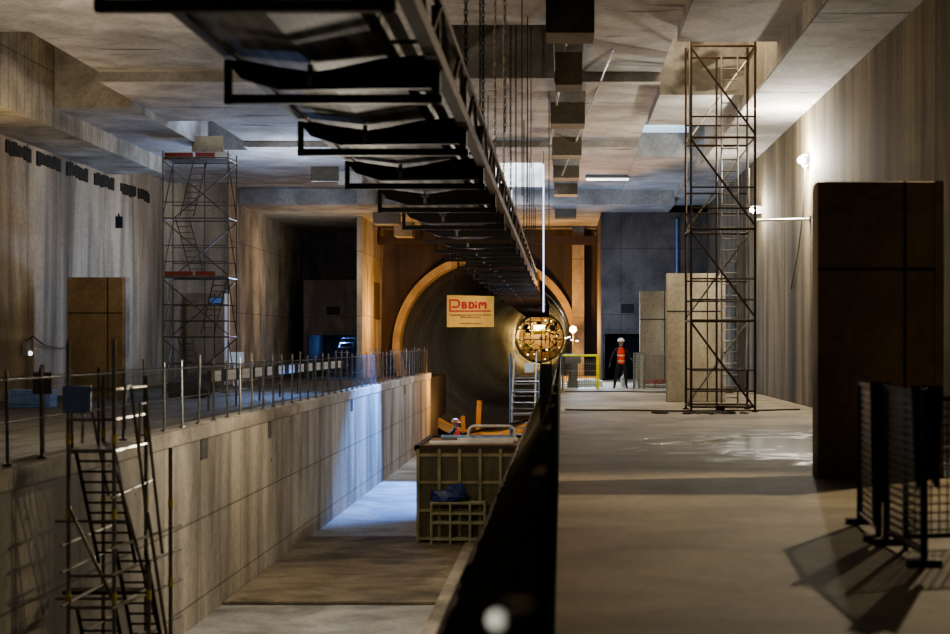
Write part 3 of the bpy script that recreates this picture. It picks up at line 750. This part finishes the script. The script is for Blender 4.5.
MB().tube((-.62, 0, .97), (-.62, .28, .97), .028).tube((.62, 0, .97), (.62, .28, .97), .028).box(-.6, .6, 0, .28, .93, .97).out('shelf', m_bin, rk)
b = MB(); b.ball((0, 0, 0), 1, sc=(.42, .16, .26), jit=1.1)
for v in b.bm.verts:
    v.co += Vector((0, 0, .12*noise.noise(v.co*7))); v.co.z = max(v.co.z, -.12)
single(b, 'blue_tarpaulin', m_bluetarp, 'crumpled dark blue tarpaulin lying on the pipe rack', 'tarpaulin', loc=(-2.62, 34.99, -3.04+1.0+.12))
for i, (a, b_, lb) in enumerate((((-3.2, 36.2, 0), (-1.2, 36.6, 0), 'front white pipe lying across the top of the skip'), ((-2.6, 37.3, 0), (-1.1, 37.4, 0), 'short white pipe behind the front one on the skip'),
                                 ((-3.1, 38.6, 0), (-1.2, 38.2, 0), 'rear pale blue pipe lying on the skip'))):
    single(MB().tube((a[0], a[1], 0), (b_[0], b_[1], 0), .055, 10), 'pipe', m_white if i < 2 else plain('pale_blue_plastic', (.3, .45, .7), .4), lb, 'pipe', loc=(0, 0, -.765))
hp = thing('frame_hoop', 'low white pipe hoop standing on the right of the skip', 'pipe', (-1.75, 37.8, -.82))
MB().path([(-.62, 0, 0), (-.6, 0, .30), (-.5, 0, .38), (.45, 0, .38), (.55, 0, .30), (.57, 0, 0)], .035, 8).out('hoop', m_white, hp)
single(MB().tube((0, 0, 0), (1.75, .4, .35), .035, 6), 'scaffold_pole', m_rust, 'rusty pole slanting up across the skip to the ledge', 'pole', loc=(-2.6, 38.95, -.72))
single(MB().box(-.1, .1, -.05, .05, 0, 1.15), 'timber_post', m_wood, 'short orange lit timber post leaning at the tunnel mouth', 'post', loc=(-4.85, 74.2, -3.1+.0)).rotation_euler = (0, -.06, 0)
bpy.context.view_layer.update()
o = single(MB().box(-.12, .12, -.05, .05, 0, 1.9), 'timber_post', m_wood, 'taller timber post right of the short one at the tunnel mouth', 'post', loc=(-4.2, 74.6, -3.1)); o.rotation_euler = (0, .05, 0)
# extra pipe running on pit floor, low plinth by tunnel
single(MB().box(-.8, .8, -.6, .6, 0, .55).box(-.7, .7, -.5, .5, .55, .6), 'concrete_plinth', m_dark, 'low plinth under the small worker behind the skip', 'plinth', loc=(-3.27, 46, -3.1), bevel=.02)

# steel stair down into pit
ss = thing('steel_stair', 'pale steel stair climbing from the pit to the deck by the tunnel', 'stair', (-1.5, 57, -3.1))
for x in (-.45, .45):
    MB().tube((x, 0, 0), (x, 4.2, 3.3), .05).out('stringer', m_steel, ss)
    MB().path([(x, 0, 0), (x, 0, 1.1), (x, 4.2, 4.4), (x, 4.2, 3.3)], .03).out('handrail', m_steel, ss)
q = MB()
for k in range(14): q.box(-.45, .45, k*.3, k*.3+.24, .24+k*.236, .28+k*.236)
q.out('treads', m_steel, ss)
tw = thing('access_frame', 'pale blue grey access frame with landings beside the steel stair', 'frame', (-1.95, 56.4, -3.1))
for (x, y) in ((-.0, 0), (1.1, 0), (0, .5), (1.1, .5)): MB().tube((x, y, 0), (x, y, 4.35 if x < 1 else 3.6), .035).out('post', plain('blue_grey_tube', (.28, .36, .42), .4, .5), tw)
for z in (.6, 1.3, 1.75, 2.1, 2.5, 2.9, 3.3): MB().tube((0, 0, z), (1.1, 0, z), .028).out('rung', m_steel, tw)
single(MB().box(-.16, .16, -.01, .01, 0, .36), 'paper_notice', m_white, 'small white notice on the access frame by the tunnel', 'notice', loc=px(529, 367, 56.3)+Vector((0, 0, -.2)))

# ------------------------------------------------------------------ right deck things
yb = thing('mesh_barrier', 'mesh barrier with yellow top rail and yellow end post by the tunnel', 'barrier', (.55, 53.8, 0))
MB().tube((-.53, 0, 1.2), (.72, 0, 1.2), .04).out('top_rail', m_yellow, yb)
MB().box(.68, .78, -.04, .04, 0, 1.22).out('end_post', m_yellow, yb)
MB().tube((-.53, 0, 0), (-.53, 0, 1.2), .03).tube((0, 0, 0), (0, 0, 1.2), .02).out('post', m_steel, yb)
MB().quad((-.53, .01, .05), (.7, .01, .05), (.7, .01, 1.05), (-.53, .01, 1.05)).out('wire_mesh', m_net_x, yb)
MB().tube((-.75, 0, .65), (.68, 0, .65), .012).tube((-.75, 0, .9), (.68, 0, .9), .012).out('mid_rail', m_steel, yb)
mc = thing('drum_stand', 'grey metal stand with a narrow neck behind the yellow railed barrier', 'machine', (.4, 55.6, 0))
MB().box(-.2, .2, -.2, .2, 0, .25).tube((0, 0, .25), (0, 0, .9), .16, 10).out('base', m_grey, mc); MB().box(-.3, .3, -.2, .2, .9, 1.25).out('head', m_grey, mc, bevel=.03)
single(MB().box(-.6, .6, -.25, .25, 0, .22).box(-.5, .5, -.2, .2, .22, .27), 'lit_floor_block', m_white, 'long low white block standing in for the lit floor behind the yellow railed barrier', 'crate', loc=(.95, 57.2, 0), bevel=.02)  # white block added where the floor is brightly lit
wb = thing('wire_mesh_stack', 'pale wire mesh panels standing beside the worker', 'barrier', (2.78, 54.2, 0))
for dx in (-.18, 0, .18):
    MB().tube((dx, 0, 0), (dx, 0, 1.3), .03).out('post', m_steel, wb)
MB().quad((-.18, 0, .03), (.18, 0, .03), (.18, 0, 1.25), (-.18, 0, 1.25)).out('wire_mesh', m_net_p, wb)
MB().tube((-.18, 0, 1.28), (.18, 0, 1.28), .025).out('top_rail', m_steel, wb)
mb_ = thing('mesh_barrier', 'faint wire mesh panel in front of the rubble pile', 'barrier', (3.55, 54.6, 0))
MB().quad((-.55, 0, .03), (.5, 0, .03), (.5, 0, 1.2), (-.55, 0, 1.2)).out('wire_mesh', m_net_x, mb_)
MB().tube((-.55, 0, 1.2), (.5, 0, 1.2), .015).tube((.5, 0, 0), (.5, 0, 1.2), .02).tube((-.55, 0, 0), (-.55, 0, 1.2), .02).out('frame', m_steel, mb_)
pts_ = [(3.0, 55.5), (3.25, 55.3), (3.5, 55.5), (3.75, 55.3), (3.95, 55.6), (3.1, 55.75), (3.6, 55.8), (3.85, 55.85)]
for i, (x, y) in enumerate(pts_):
    lump('cement_sack', (x, y, 0), (.19, .16, .11), m_stone, 'pale dusty sack in the low row behind the mesh panel', 'sack', .3)['group'] = 'pale sacks in the pile'
for i, (x, y) in enumerate(((3.2, 55.45), (3.5, 55.6), (3.72, 55.45))):
    single(MB().box(-.16, .16, -.12, .12, 0, .16), 'red_package', m_brick, 'red wrapped package lying on the pale sacks', 'package', 'red packages on the sacks', loc=(x, y, .14), bevel=.02, rz=.2*i)
# cables on the floor
def cable(pts, r, mat, label, loc_name='floor_cable'):
    out = [Vector(p) for p in pts]; fine = []
    for i in range(len(out)-1):
        for k in range(6):
            f = k/6; p = out[i].lerp(out[i+1], f); p += Vector((0, .12*noise.noise(Vector((p.x*1.3, i*3.1, 1))), 0)); fine.append(p)
    fine.append(out[-1]); return single(MB().path(fine, r, 5), loc_name, mat, label, 'cable')
cable([(0.1, 50.2, .03), (1, 50.0, .03), (2.0, 50.3, .03), (3.0, 49.6, .03), (4.2, 49.7, .03), (5.6, 49, .03)], .02, m_cable, 'dark cable crossing the deck in front of the worker')
cable([(.08, 36.5, .03), (.9, 36.2, .03), (1.5, 36.3, .03), (2.4, 35.8, .03), (3.2, 35.6, .03), (4.6, 36.1, .03), (5.8, 36.6, .03)], .02, m_rust, 'rusty hose crossing the deck at the foot of the right scaffold')
b = MB()
for k in range(26):
    a = random.random()*6.28; r = random.random()
    b.ball((r*1.3*math.cos(a), r*.4*math.sin(a), .02), .03+.05*random.random(), sc=(1.6, 1, .5), jit=.4)
tag(single(b, 'rubble', m_rust, 'loose rubble scattered round the foot of the right scaffold', 'rubble', loc=(3.4, 35.1, 0)), kind='stuff')
# blue pipe at back
single(MB().tube((0, 0, 0), (0, 0, 3.1), .05, 8), 'blue_pipe', m_blue, 'thin blue pipe fixed high on the end wall on the right', 'pipe', loc=(5.05, 65.9, 4.0))
# wall fittings on right wall
rd = thing('wall_boom', 'horizontal white pole sticking out from the right wall below the lamp', 'pole', (6.38, 38.5, 4.83))
MB().tube((0, 0, 0), (-1.38, 0, -.03), .035).out('pole', m_white, rd)
MB().box(-.05, 0, -.08, .08, -.08, .08).out('bracket', m_steel, rd)
fl = thing('wall_floodlight', 'bright white floodlight glaring from the right wall', 'lamp', (6.27, 38.6, 6.35))
MB().ball((-.12, -.05, 0), .095).out('lamp_glass', m_lampw, fl); MB().box(-.08, .08, .02, .1, -.16, .16).out('housing', m_grey, fl)
MB().path([(.0, 0, -.16), (.04, .6, -1.2), (.05, 1.6, -2.3), (.05, 2.8, -3.2)], .02).out('cable', m_hose, fl)
f2 = thing('wall_floodlight', 'smaller white lamp seen beside the right scaffold post', 'lamp', (6.13, 47.8, 5.9))
MB().ball((-.1, -.05, 0), .08).out('lamp_glass', m_lampw, f2); MB().box(-.06, .25, .02, .1, -.12, .12).out('housing', m_grey, f2)
cb = thing('cable_bundle', 'tangle of looping cables hung low on the right wall', 'cable', (6.32, 33, 1.6))
for k, (z, s_) in enumerate(((.45, .35), (.35, .9), (.25, .6))):
    pp = [(-.02, -2.2+i*.55+k*.3, z-s_*math.sin(PI*i/8)) for i in range(9)]
    MB().path(pp, .022, 5).out('loop', m_cable if k else m_hose, cb)
MB().box(-.12, 0, -1.4, -1.0, -.2, .15).out('socket_box', m_grey, cb)
MB().box(-.14, 0, -1.9, -1.5, -.55, -.1).out('distribution_box', m_white, cb)
MB().ball((-.08, -.9, -.35), .16, sc=(.5, 1, 1.6), jit=.5).out('hanging_bag', m_cloth, cb)

# near right mesh fence
nf = thing('mesh_fence', 'near dark wire mesh fence panels with rags hanging on the right', 'fence', (2.7, 12.4, 0))
for (x, y) in ((2.72, 13.7), (2.64, 12.5), (2.66, 12.3), (2.68, 11.1)):
    MB().tube((x-2.7, y-12.4, 0), (x-2.7, y-12.4, 1.31), .028, 8).box(x-2.7-.12, x-2.7+.12, y-12.4-.06, y-12.4+.06, 0, .05).out('post', m_blacksteel, nf)
for (a, b) in (((2.72, 13.7), (2.64, 12.5)), ((2.66, 12.3), (2.68, 11.1))):
    q = MB(); q.quad((a[0]-2.7, a[1]-12.4, .08), (b[0]-2.7, b[1]-12.4, .08), (b[0]-2.7, b[1]-12.4, 1.28), (a[0]-2.7, a[1]-12.4, 1.28)); q.out('wire_mesh', m_net_g, nf)
    for zr in (.1, 1.28): MB().tube((a[0]-2.7, a[1]-12.4, zr), (b[0]-2.7, b[1]-12.4, zr), .02).out('frame_rail', m_blacksteel, nf)
n2 = thing('mesh_fence', 'wire mesh fence panel running off the right edge of the picture', 'fence', (2.75, 12.0, 0))
MB().quad((0, 0, .08), (1.6, .4, .08), (1.6, .4, 1.2), (0, 0, 1.2)).out('wire_mesh', mesh_net('fence_mesh_x', (.06, .055, .04), .07, .012, .1, 'XZ'), n2)
MB().tube((0, 0, 0), (0, 0, 1.25), .025).tube((1.6, .4, 0), (1.6, .4, 1.25), .025).out('post', m_blacksteel, n2)
for zr in (.1, 1.2): MB().tube((0, 0, zr), (1.6, .4, zr), .02).out('frame_rail', m_blacksteel, n2)
def rag(loc, w, h, label):
    bm = bmesh.new(); g = [[bm.verts.new((w*(i/8-.5)*(1-.25*j/8), .05*math.sin(i*2.1)+.04*noise.noise(Vector((i, j, 3))), -h*j/8*(1+.1*math.sin(i)))) for i in range(9)] for j in range(9)]
    for j in range(8):
        for i in range(8): bm.faces.new((g[j][i], g[j][i+1], g[j+1][i+1], g[j+1][i]))
    q = MB(); q.bm.free(); q.bm = bm
    o = single(q, 'hanging_rag', m_cloth, label, 'cloth', loc=loc, smooth=True); return o
rag((2.63, 12.42, 1.33), .16, 1.1, 'long dark rag hanging over the middle of the mesh fence')
rag((2.72, 11.2, 1.33), .22, .7, 'dark rag hanging on the nearest end of the mesh fence')

# ------------------------------------------------------------------ lamps near portal
am = thing('amber_work_lamp', 'glowing amber work lamp right of the tunnel mouth', 'lamp', (.53, 72, 0))
MB().tube((0, 0, 0), (0, 0, 2.2), .03).out('stand', m_steel_d, am)
MB().ball((0, -.02, 2.3), .17).out('lamp_glass', m_lampo, am)
m_fest = glow('festoon_glass', (.95, .88, .8), 5)
for i, (x, y) in enumerate(((566, 338), (569, 337), (572, 340), (577, 341))):
    p = px(x, y, 70.5)
    l = thing('festoon_lamp', 'tiny white lamp in the short string beside the amber lamp', 'lamp', (p.x, p.y, p.z), group='festoon lamps')
    MB().ball((0, 0, 0), .045, sc=(1.6, 1, .7)).out('lamp_glass', m_fest, l); MB().tube((0, 0, .05), (0, 0, .12), .025).out('cap', m_cable, l)
single(MB().path([px(562, 336, 70.5), px(569, 334.5, 70.5), px(580, 339, 70.5)], .01, 5), 'festoon_cable', m_cable, 'thin cable carrying the tiny white lamps', 'cable')
ft = thing('ceiling_light', 'flat white tube light under the ceiling on the right', 'lamp', (1.75, 57.5, 8.0))
MB().box(-.85, .85, -.35, .35, -.06, .05).out('housing', m_grey, ft); MB().box(-.8, .8, -.3, .3, -.09, -.06).out('diffuser', m_tube, ft)

# ------------------------------------------------------------------ machine at the far end of the tunnel
gz = TZ+(262-YE)*.006
gt = thing('tunnel_gantry', 'distant lamp lit steel gantry filling the end of the tunnel', 'gantry', (TX, 262, gz))
for y in (-6, 0, 6):
    annulus(0, 0, 3.95, 4.25, y-.2, y+.2, 48).out('gantry_ring', m_bright, gt)
for z in (-2.2, -.4, 1.3, 2.6):
    w = math.sqrt(max(0, 3.9**2-z*z)); MB().box(-w, w, -6, 4, z, z+.18).out('deck', m_bright, gt)
for x in (-2.7, -1.6, .3, 1.7, 2.8):
    w = math.sqrt(3.9**2-x*x); MB().box(x-.1, x+.1, -6.1, -5.9, -w, w).out('column', m_bright, gt)
for k in range(14):
    a = random.uniform(0, 6.28); r = random.uniform(2.2, 3.7); w = random.uniform(.3, .8)
    MB().box(r*math.cos(a)-w/2, r*math.cos(a)+w/2, -6.6, -5.2, r*math.sin(a)-.25, r*math.sin(a)+.3).out('equipment_box', random.choice([m_blacksteel, m_rust, m_yellow, m_bright]), gt)
MB().box(-1.2, 1.0, -6.3, -6.1, .55, 1.1).out('control_cabin', m_yellow, gt); MB().box(-1.0, .9, -6.4, -6.25, 1.45, 2.1).out('light_box', m_lampy, gt)
MB().tube((-2.2, -8, -1.3), (-2.2, 4, -1.3), .35, 12).out('pipe', m_yellow, gt)
MB().tube((2.1, -8, 1.8), (2.1, 4, 1.8), .4, 12).out('pipe', m_bright, gt)
for k in range(22):
    a = 2*PI*k/22+.1; r = 2.9+.9*math.sin(k*2.3); MB().ball((r*math.cos(a), -6.8, r*math.sin(a)), .075+.04*math.sin(k*5)).out('lamp', m_lampy, gt)
annulus(0, 0, .3, 4.1, 8, 8.2, 32).out('bulkhead', m_rust, gt)
for k in range(26):
    x0 = random.uniform(-3, 3); z0 = random.uniform(-3, 2.6); x1 = x0+random.uniform(-1.6, 1.6); z1 = z0+random.uniform(-1.4, 1.4)
    if x0*x0+z0*z0 < 13 and x1*x1+z1*z1 < 13: MB().tube((x0, -7, z0), (x1, -6.8, z1), random.uniform(.05, .13), 5).out('strut', m_blacksteel if k % 3 else m_yellow, gt)

# ------------------------------------------------------------------ people
def skin_mesh(verts, edges, radii, root=0, sub=1):
    me = bpy.data.meshes.new('skinbase'); me.from_pydata(verts, edges, []); ob = bpy.data.objects.new('skinbase', me); COL.objects.link(ob)
    md = ob.modifiers.new('skin', 'SKIN'); md.use_smooth_shade = True
    for i, r in enumerate(radii):
        rr = r if isinstance(r, tuple) else (r, r)
        me.skin_vertices[0].data[i].radius = rr
    me.skin_vertices[0].data[root].use_root = True
    s_ = ob.modifiers.new('sub', 'SUBSURF'); s_.levels = sub; s_.render_levels = sub
    bpy.context.view_layer.update()
    out = bpy.data.meshes.new_from_object(ob.evaluated_get(bpy.context.evaluated_depsgraph_get()))
    bpy.data.objects.remove(ob); return out
def person(label, loc, rz, arms, legs, vest_mat, helmet_mat, vw=.80):
    t = thing('person', label, 'person', loc, rz)
    P = []; E = []; R = []
    def add(p, r, par=None):
        P.append(p); R.append(r); i = len(P)-1
        if par is not None: E.append((par, i))
        return i
    pel = add((0, 0, .95), (.15, .11)); wa = add((0, 0, 1.10), (.135, .10), pel); ch = add((0, .0, 1.30), (.165, .115), wa)
    up = add((0, .01, 1.43), (.13, .09), ch); nk = add((0, 0, 1.53), .055, up); hd0 = add((0, -.01, 1.62), (.075, .085), nk)
    hd = add((0, -.01, 1.70), (.08, .095), hd0); ht = add((0, 0, 1.77), (.055, .065), hd)
    hands = []
    for s, (el, wr) in zip((-1, 1), arms):
        sh = add((s*.18, 0, 1.42), .062, up); e = add(el, .045, sh); w = add(wr, .03, e); hv = Vector(wr)-Vector(el); hv.normalize()
        pm = Vector(wr)+hv*.07; pi = add(tuple(pm), (.04, .022), w); hands.append((pm, hv, s))
    for s, (kn, an) in zip((-1, 1), legs):
        hp_ = add((s*.095, 0, .88), .095, pel); k = add(kn, .062, hp_); a = add(an, .042, k)
        h_ = add((an[0], an[1]+.02, .045), .042, a); add((an[0]+s*.03, an[1]-.16, .04), .036, h_)
    me = skin_mesh(P, E, R, 0, 1)
    bm = bmesh.new(); bm.from_mesh(me)
    for (pm, hv, s) in hands:          # five fingers, slightly curled
        side = Vector((0, 1, 0)).cross(hv).normalized()
        for k in range(4):
            b0 = pm+hv*.025+Vector((0, (k-1.5)*.02, 0)); ln = (.065, .078, .074, .058)[k]
            b1 = b0+hv*ln*.55; b2 = b1+(hv*.8-side*s*.45).normalized()*ln*.5
            q = MB(); q.tube(b0, b1, .0095, 6, .0085).tube(b1, b2, .0085, 6, .007); tmp = bpy.data.meshes.new('f'); q.bm.to_mesh(tmp); q.bm.free(); bm.from_mesh(tmp)
        q = MB(); q.tube(pm-hv*.03+Vector((0, -.025, 0)), pm+hv*.005+Vector((0, -.06, 0)), .011, 6).tube(pm+hv*.005+Vector((0, -.06, 0)), pm+hv*.035+Vector((0, -.065, 0)), .01, 6, .008)
        tmp = bpy.data.meshes.new('f'); q.bm.to_mesh(tmp); q.bm.free(); bm.from_mesh(tmp)
    # nose and ears merged in the body mesh
    for c, sc in (((0, -.115, 1.665), (.014, .02, .024)), ((-.083, 0, 1.67), (.012, .02, .03)), ((.083, 0, 1.67), (.012, .02, .03))):
        q = MB(); q.ball(c, 1, sc=sc); tmp = bpy.data.meshes.new('f'); q.bm.to_mesh(tmp); q.bm.free(); bm.from_mesh(tmp)
    me2 = bpy.data.meshes.new('body'); bm.to_mesh(me2); bm.free()
    for m_ in (m_cloth, m_skin, m_glove, m_boot): me2.materials.append(m_)
    for p in me2.polygons:
        c = p.center; p.use_smooth = True
        if c.z > 1.53: p.material_index = 1
        elif c.z < .11: p.material_index = 3
        else:
            p.material_index = 0
            for (pm, hv, s) in hands:
                if (c-pm).dot(hv) > -.05 and (c-pm).length < .2: p.material_index = 2
    o = bpy.data.objects.new('body', me2); COL.objects.link(o); o.parent = t
    # helmet
    bm = bmesh.new(); bmesh.ops.create_uvsphere(bm, u_segments=20, v_segments=12, radius=.13)
    for v in bm.verts:
        v.co.z = max(v.co.z, 0); v.co.y *= 1.12; v.co += Vector((0, -.005, 1.71))
    q = MB(); q.bm.free(); q.bm = bm
    q.box(-.09, .09, -.20, -.12, 1.705, 1.72); q.out('helmet', helmet_mat, t, smooth=False)
    # eyes / mouth
    MB().ball((-.03, -.098, 1.69), .011).ball((.03, -.098, 1.69), .011).out('eyes', m_boot, t); MB().box(-.022, .022, -.106, -.094, 1.625, 1.632).out('mouth', m_brick, t)
    # vest: shell around torso
    bm = bmesh.new(); rows = []
    prof = ((.90, .175, .145), (1.0, .168, .13), (1.12, .16, .125), (1.25, .178, .138), (1.36, .185, .138), (1.44, .165, .115), (1.50, .085, .08))
    for z, a, b in prof: rows.append([bm.verts.new((a*vw*math.copysign(abs(math.cos(2*PI*i/24))**.85, math.cos(2*PI*i/24)), b*math.sin(2*PI*i/24), z)) for i in range(24)])
    for a_, b_ in zip(rows[:-1], rows[1:]):
        for i in range(24): bm.faces.new((a_[i], a_[(i+1) % 24], b_[(i+1) % 24], b_[i]))
    q = MB(); q.bm.free(); q.bm = bm; vs = q.out('vest', vest_mat, t, smooth=True)
    for z, a, b in ((1.0, .175, .137), (1.2, .178, .139)):
        bm = bmesh.new(); rr = [[bm.verts.new((a*vw*math.copysign(abs(math.cos(2*PI*i/24))**.85, math.cos(2*PI*i/24))*1.01, b*1.01*math.sin(2*PI*i/24), zz)) for i in range(24)] for zz in (z-.022, z+.022)]
        for i in range(24): bm.faces.new((rr[0][i], rr[0][(i+1) % 24], rr[1][(i+1) % 24], rr[1][i]))
        q = MB(); q.bm.free(); q.bm = bm; q.out('reflective_band', m_band, vs, smooth=True)
    return t
p1 = person('standing worker in white helmet and red vest with legs apart', (2.14, 54.4, 0), .0,
       [((-.34, -.02, 1.15), (-.40, -.10, .90)), ((.30, .02, 1.18), (.36, -.16, 1.08))],
       [((-.17, -.03, .50), (-.24, .0, .10)), ((.16, -.03, .50), (.20, .02, .10))], m_vest, m_white)
# red vest is narrow from the front: dark jacket sleeves come from the body mesh
p2 = person('small distant worker in a red jacket down in the pit behind the skip', (-3.27, 46, -2.5), .9,
       [((-.30, -.05, 1.15), (-.32, -.22, .95)), ((.28, -.1, 1.16), (.22, -.32, 1.05))],
       [((-.10, -.03, .50), (-.12, .0, .10)), ((.10, -.03, .50), (.13, .02, .10))], m_vest, plain('orange_helmet', (.7, .3, .1), .4))
single(MB().ball((0, 0, -.02), 1, sc=(.06, .10, .26), jit=.5).tube((0, 0, .2), (0, 0, .34), .012), 'plastic_bag', plain('white_sack', (.7, .74, .82), .6), 'white bag held behind the legs of the standing worker', 'bag', loc=(2.23, 54.75, .30), rz=1.3)

# ------------------------------------------------------------------ lights
def light(kind, loc, e, col, size=.1, rot=None, name='lamp', target=None, spot=None, sy=None):
    d = bpy.data.lights.new(name, kind); d.energy = e; d.color = col
    if kind == 'AREA':
        d.size = size
        if sy: d.shape = 'RECTANGLE'; d.size_y = sy
    else: d.shadow_soft_size = size
    if spot: d.spot_size = spot; d.spot_blend = .4
    o = bpy.data.objects.new(name, d); COL.objects.link(o); o.location = loc
    if target: o.rotation_euler = (Vector(target)-Vector(loc)).to_track_quat('-Z', 'Y').to_euler()
    elif rot: o.rotation_euler = rot
    return o
WHT = (1, .93, .80); COOL = (.62, .76, 1); ORG = (1, .54, .17); WARM = (1, .80, .52)
light('POINT', (5.95, 38.4, 6.35), 1000, WHT, .1)                 # right wall floodlight
light('POINT', (5.85, 47.4, 5.9), 260, WHT, .1)
light('SPOT', (5.7, 19.3, 5.4), 1050, (1, .82, .56), .05, target=(.8, 11.5, 0), spot=1.75)                 # hidden behind the near panel
light('POINT', (.40, 71.5, 2.35), 800, ORG, .12)                # amber
light('POINT', (-7.4, 70.5, 3.0), 420, ORG, .2)  # amber light added for the pier side, no lamp body
light('POINT', (-5.0, 69.5, -.2), 170, ORG, .2)  # orange light added for the end of the pit wall
light('POINT', (-4.6, 74.6, -1.6), 60, ORG, .2)
light('SPOT', (.3, 71.0, 3.2), 7000, ORG, .15, target=(.15, 44, 7.9), spot=.5)  # added amber spot that tints the undersides of the ceiling blocks
light('AREA', (-1.7, 57.4, 9.9), 1000, (.82, .9, 1), 1.9, (0, 0, 0), sy=8)     # daylight shaft, middle
light('AREA', (-11.0, 46.4, 9.3), 50, COOL, .8, (0, 0, 0), sy=3)
light('AREA', (3.3, 49.0, 8.85), 5, (.7, .84, 1), 1.3, (0, 0, 0), sy=1.6)
light('AREA', (3.5, 35, 9.9), 130, WARM, 1.6, (0, 0, 0), sy=5)
light('SPOT', (-3.5, 50.5, 3.7), 9500, (.13, .35, 1), .12, target=(-6.0, 47.5, -2.2), spot=1.25)   # added unseen spot, stands in for bluish shaft daylight on the pit wall
light('POINT', (-10.0, 50, 2.8), 520, (.32, .52, 1), .2)  # added blue fill for the left walkway, no fitting
light('POINT', (-9.5, 29, 4.0), 560, (1, .84, .62), .3)  # fill light for the left side, no fitting
light('POINT', (-3.2, 24, 1.0), 230, (1, .9, .74), .3)  # added fill for the pit, skip front and belt underside
light('POINT', (-4.0, 29, 1.0), 150, (1, .86, .62), .2)
light('POINT', (-12.6, 38, 5.0), 170, (1, .74, .4), .2)  # warm fill added for the left walls
light('POINT', (-9, 50, 5.8), 420, (.74, .84, 1), .3)  # cool fill for the left ceiling and wall, no fitting
light('POINT', (-11, 75, 1.6), 60, (.15, .35, 1), .1)
light('POINT', (.9, 60.5, 2.2), 800, (.45, .64, 1), .1)  # bluish light added to brighten the floor behind the barrier
for y in (100, 135, 175): light('POINT', (TX+3.2, y, TZ+1.9), 110, (1, .90, .74), .1)
for y in (257.5, 263, 267): light('POINT', (TX-.5, y, gz+1.2), 3600, (1, .66, .24), .1)
light('POINT', (-10.6, 66.5, 4.6), 120, (1, .82, .6), .2)  # fill added to lift the dark left recess
light('POINT', (-4.4, 60.5, 1.6), 70, (1, .8, .55), .1)  # warm light added in front of the hanging sign
light('POINT', (2.6, 46, 4.5), 260, (1, .88, .62), .2)

w = bpy.data.worlds.new('world'); C.world = w; w.use_nodes = True
bg = w.node_tree.nodes['Background']; bg.inputs[0].default_value = (.85, .78, .66, 1); bg.inputs[1].default_value = .13
C.view_settings.view_transform = 'AgX'; C.view_settings.look = 'AgX - Medium High Contrast'; C.view_settings.exposure = .3
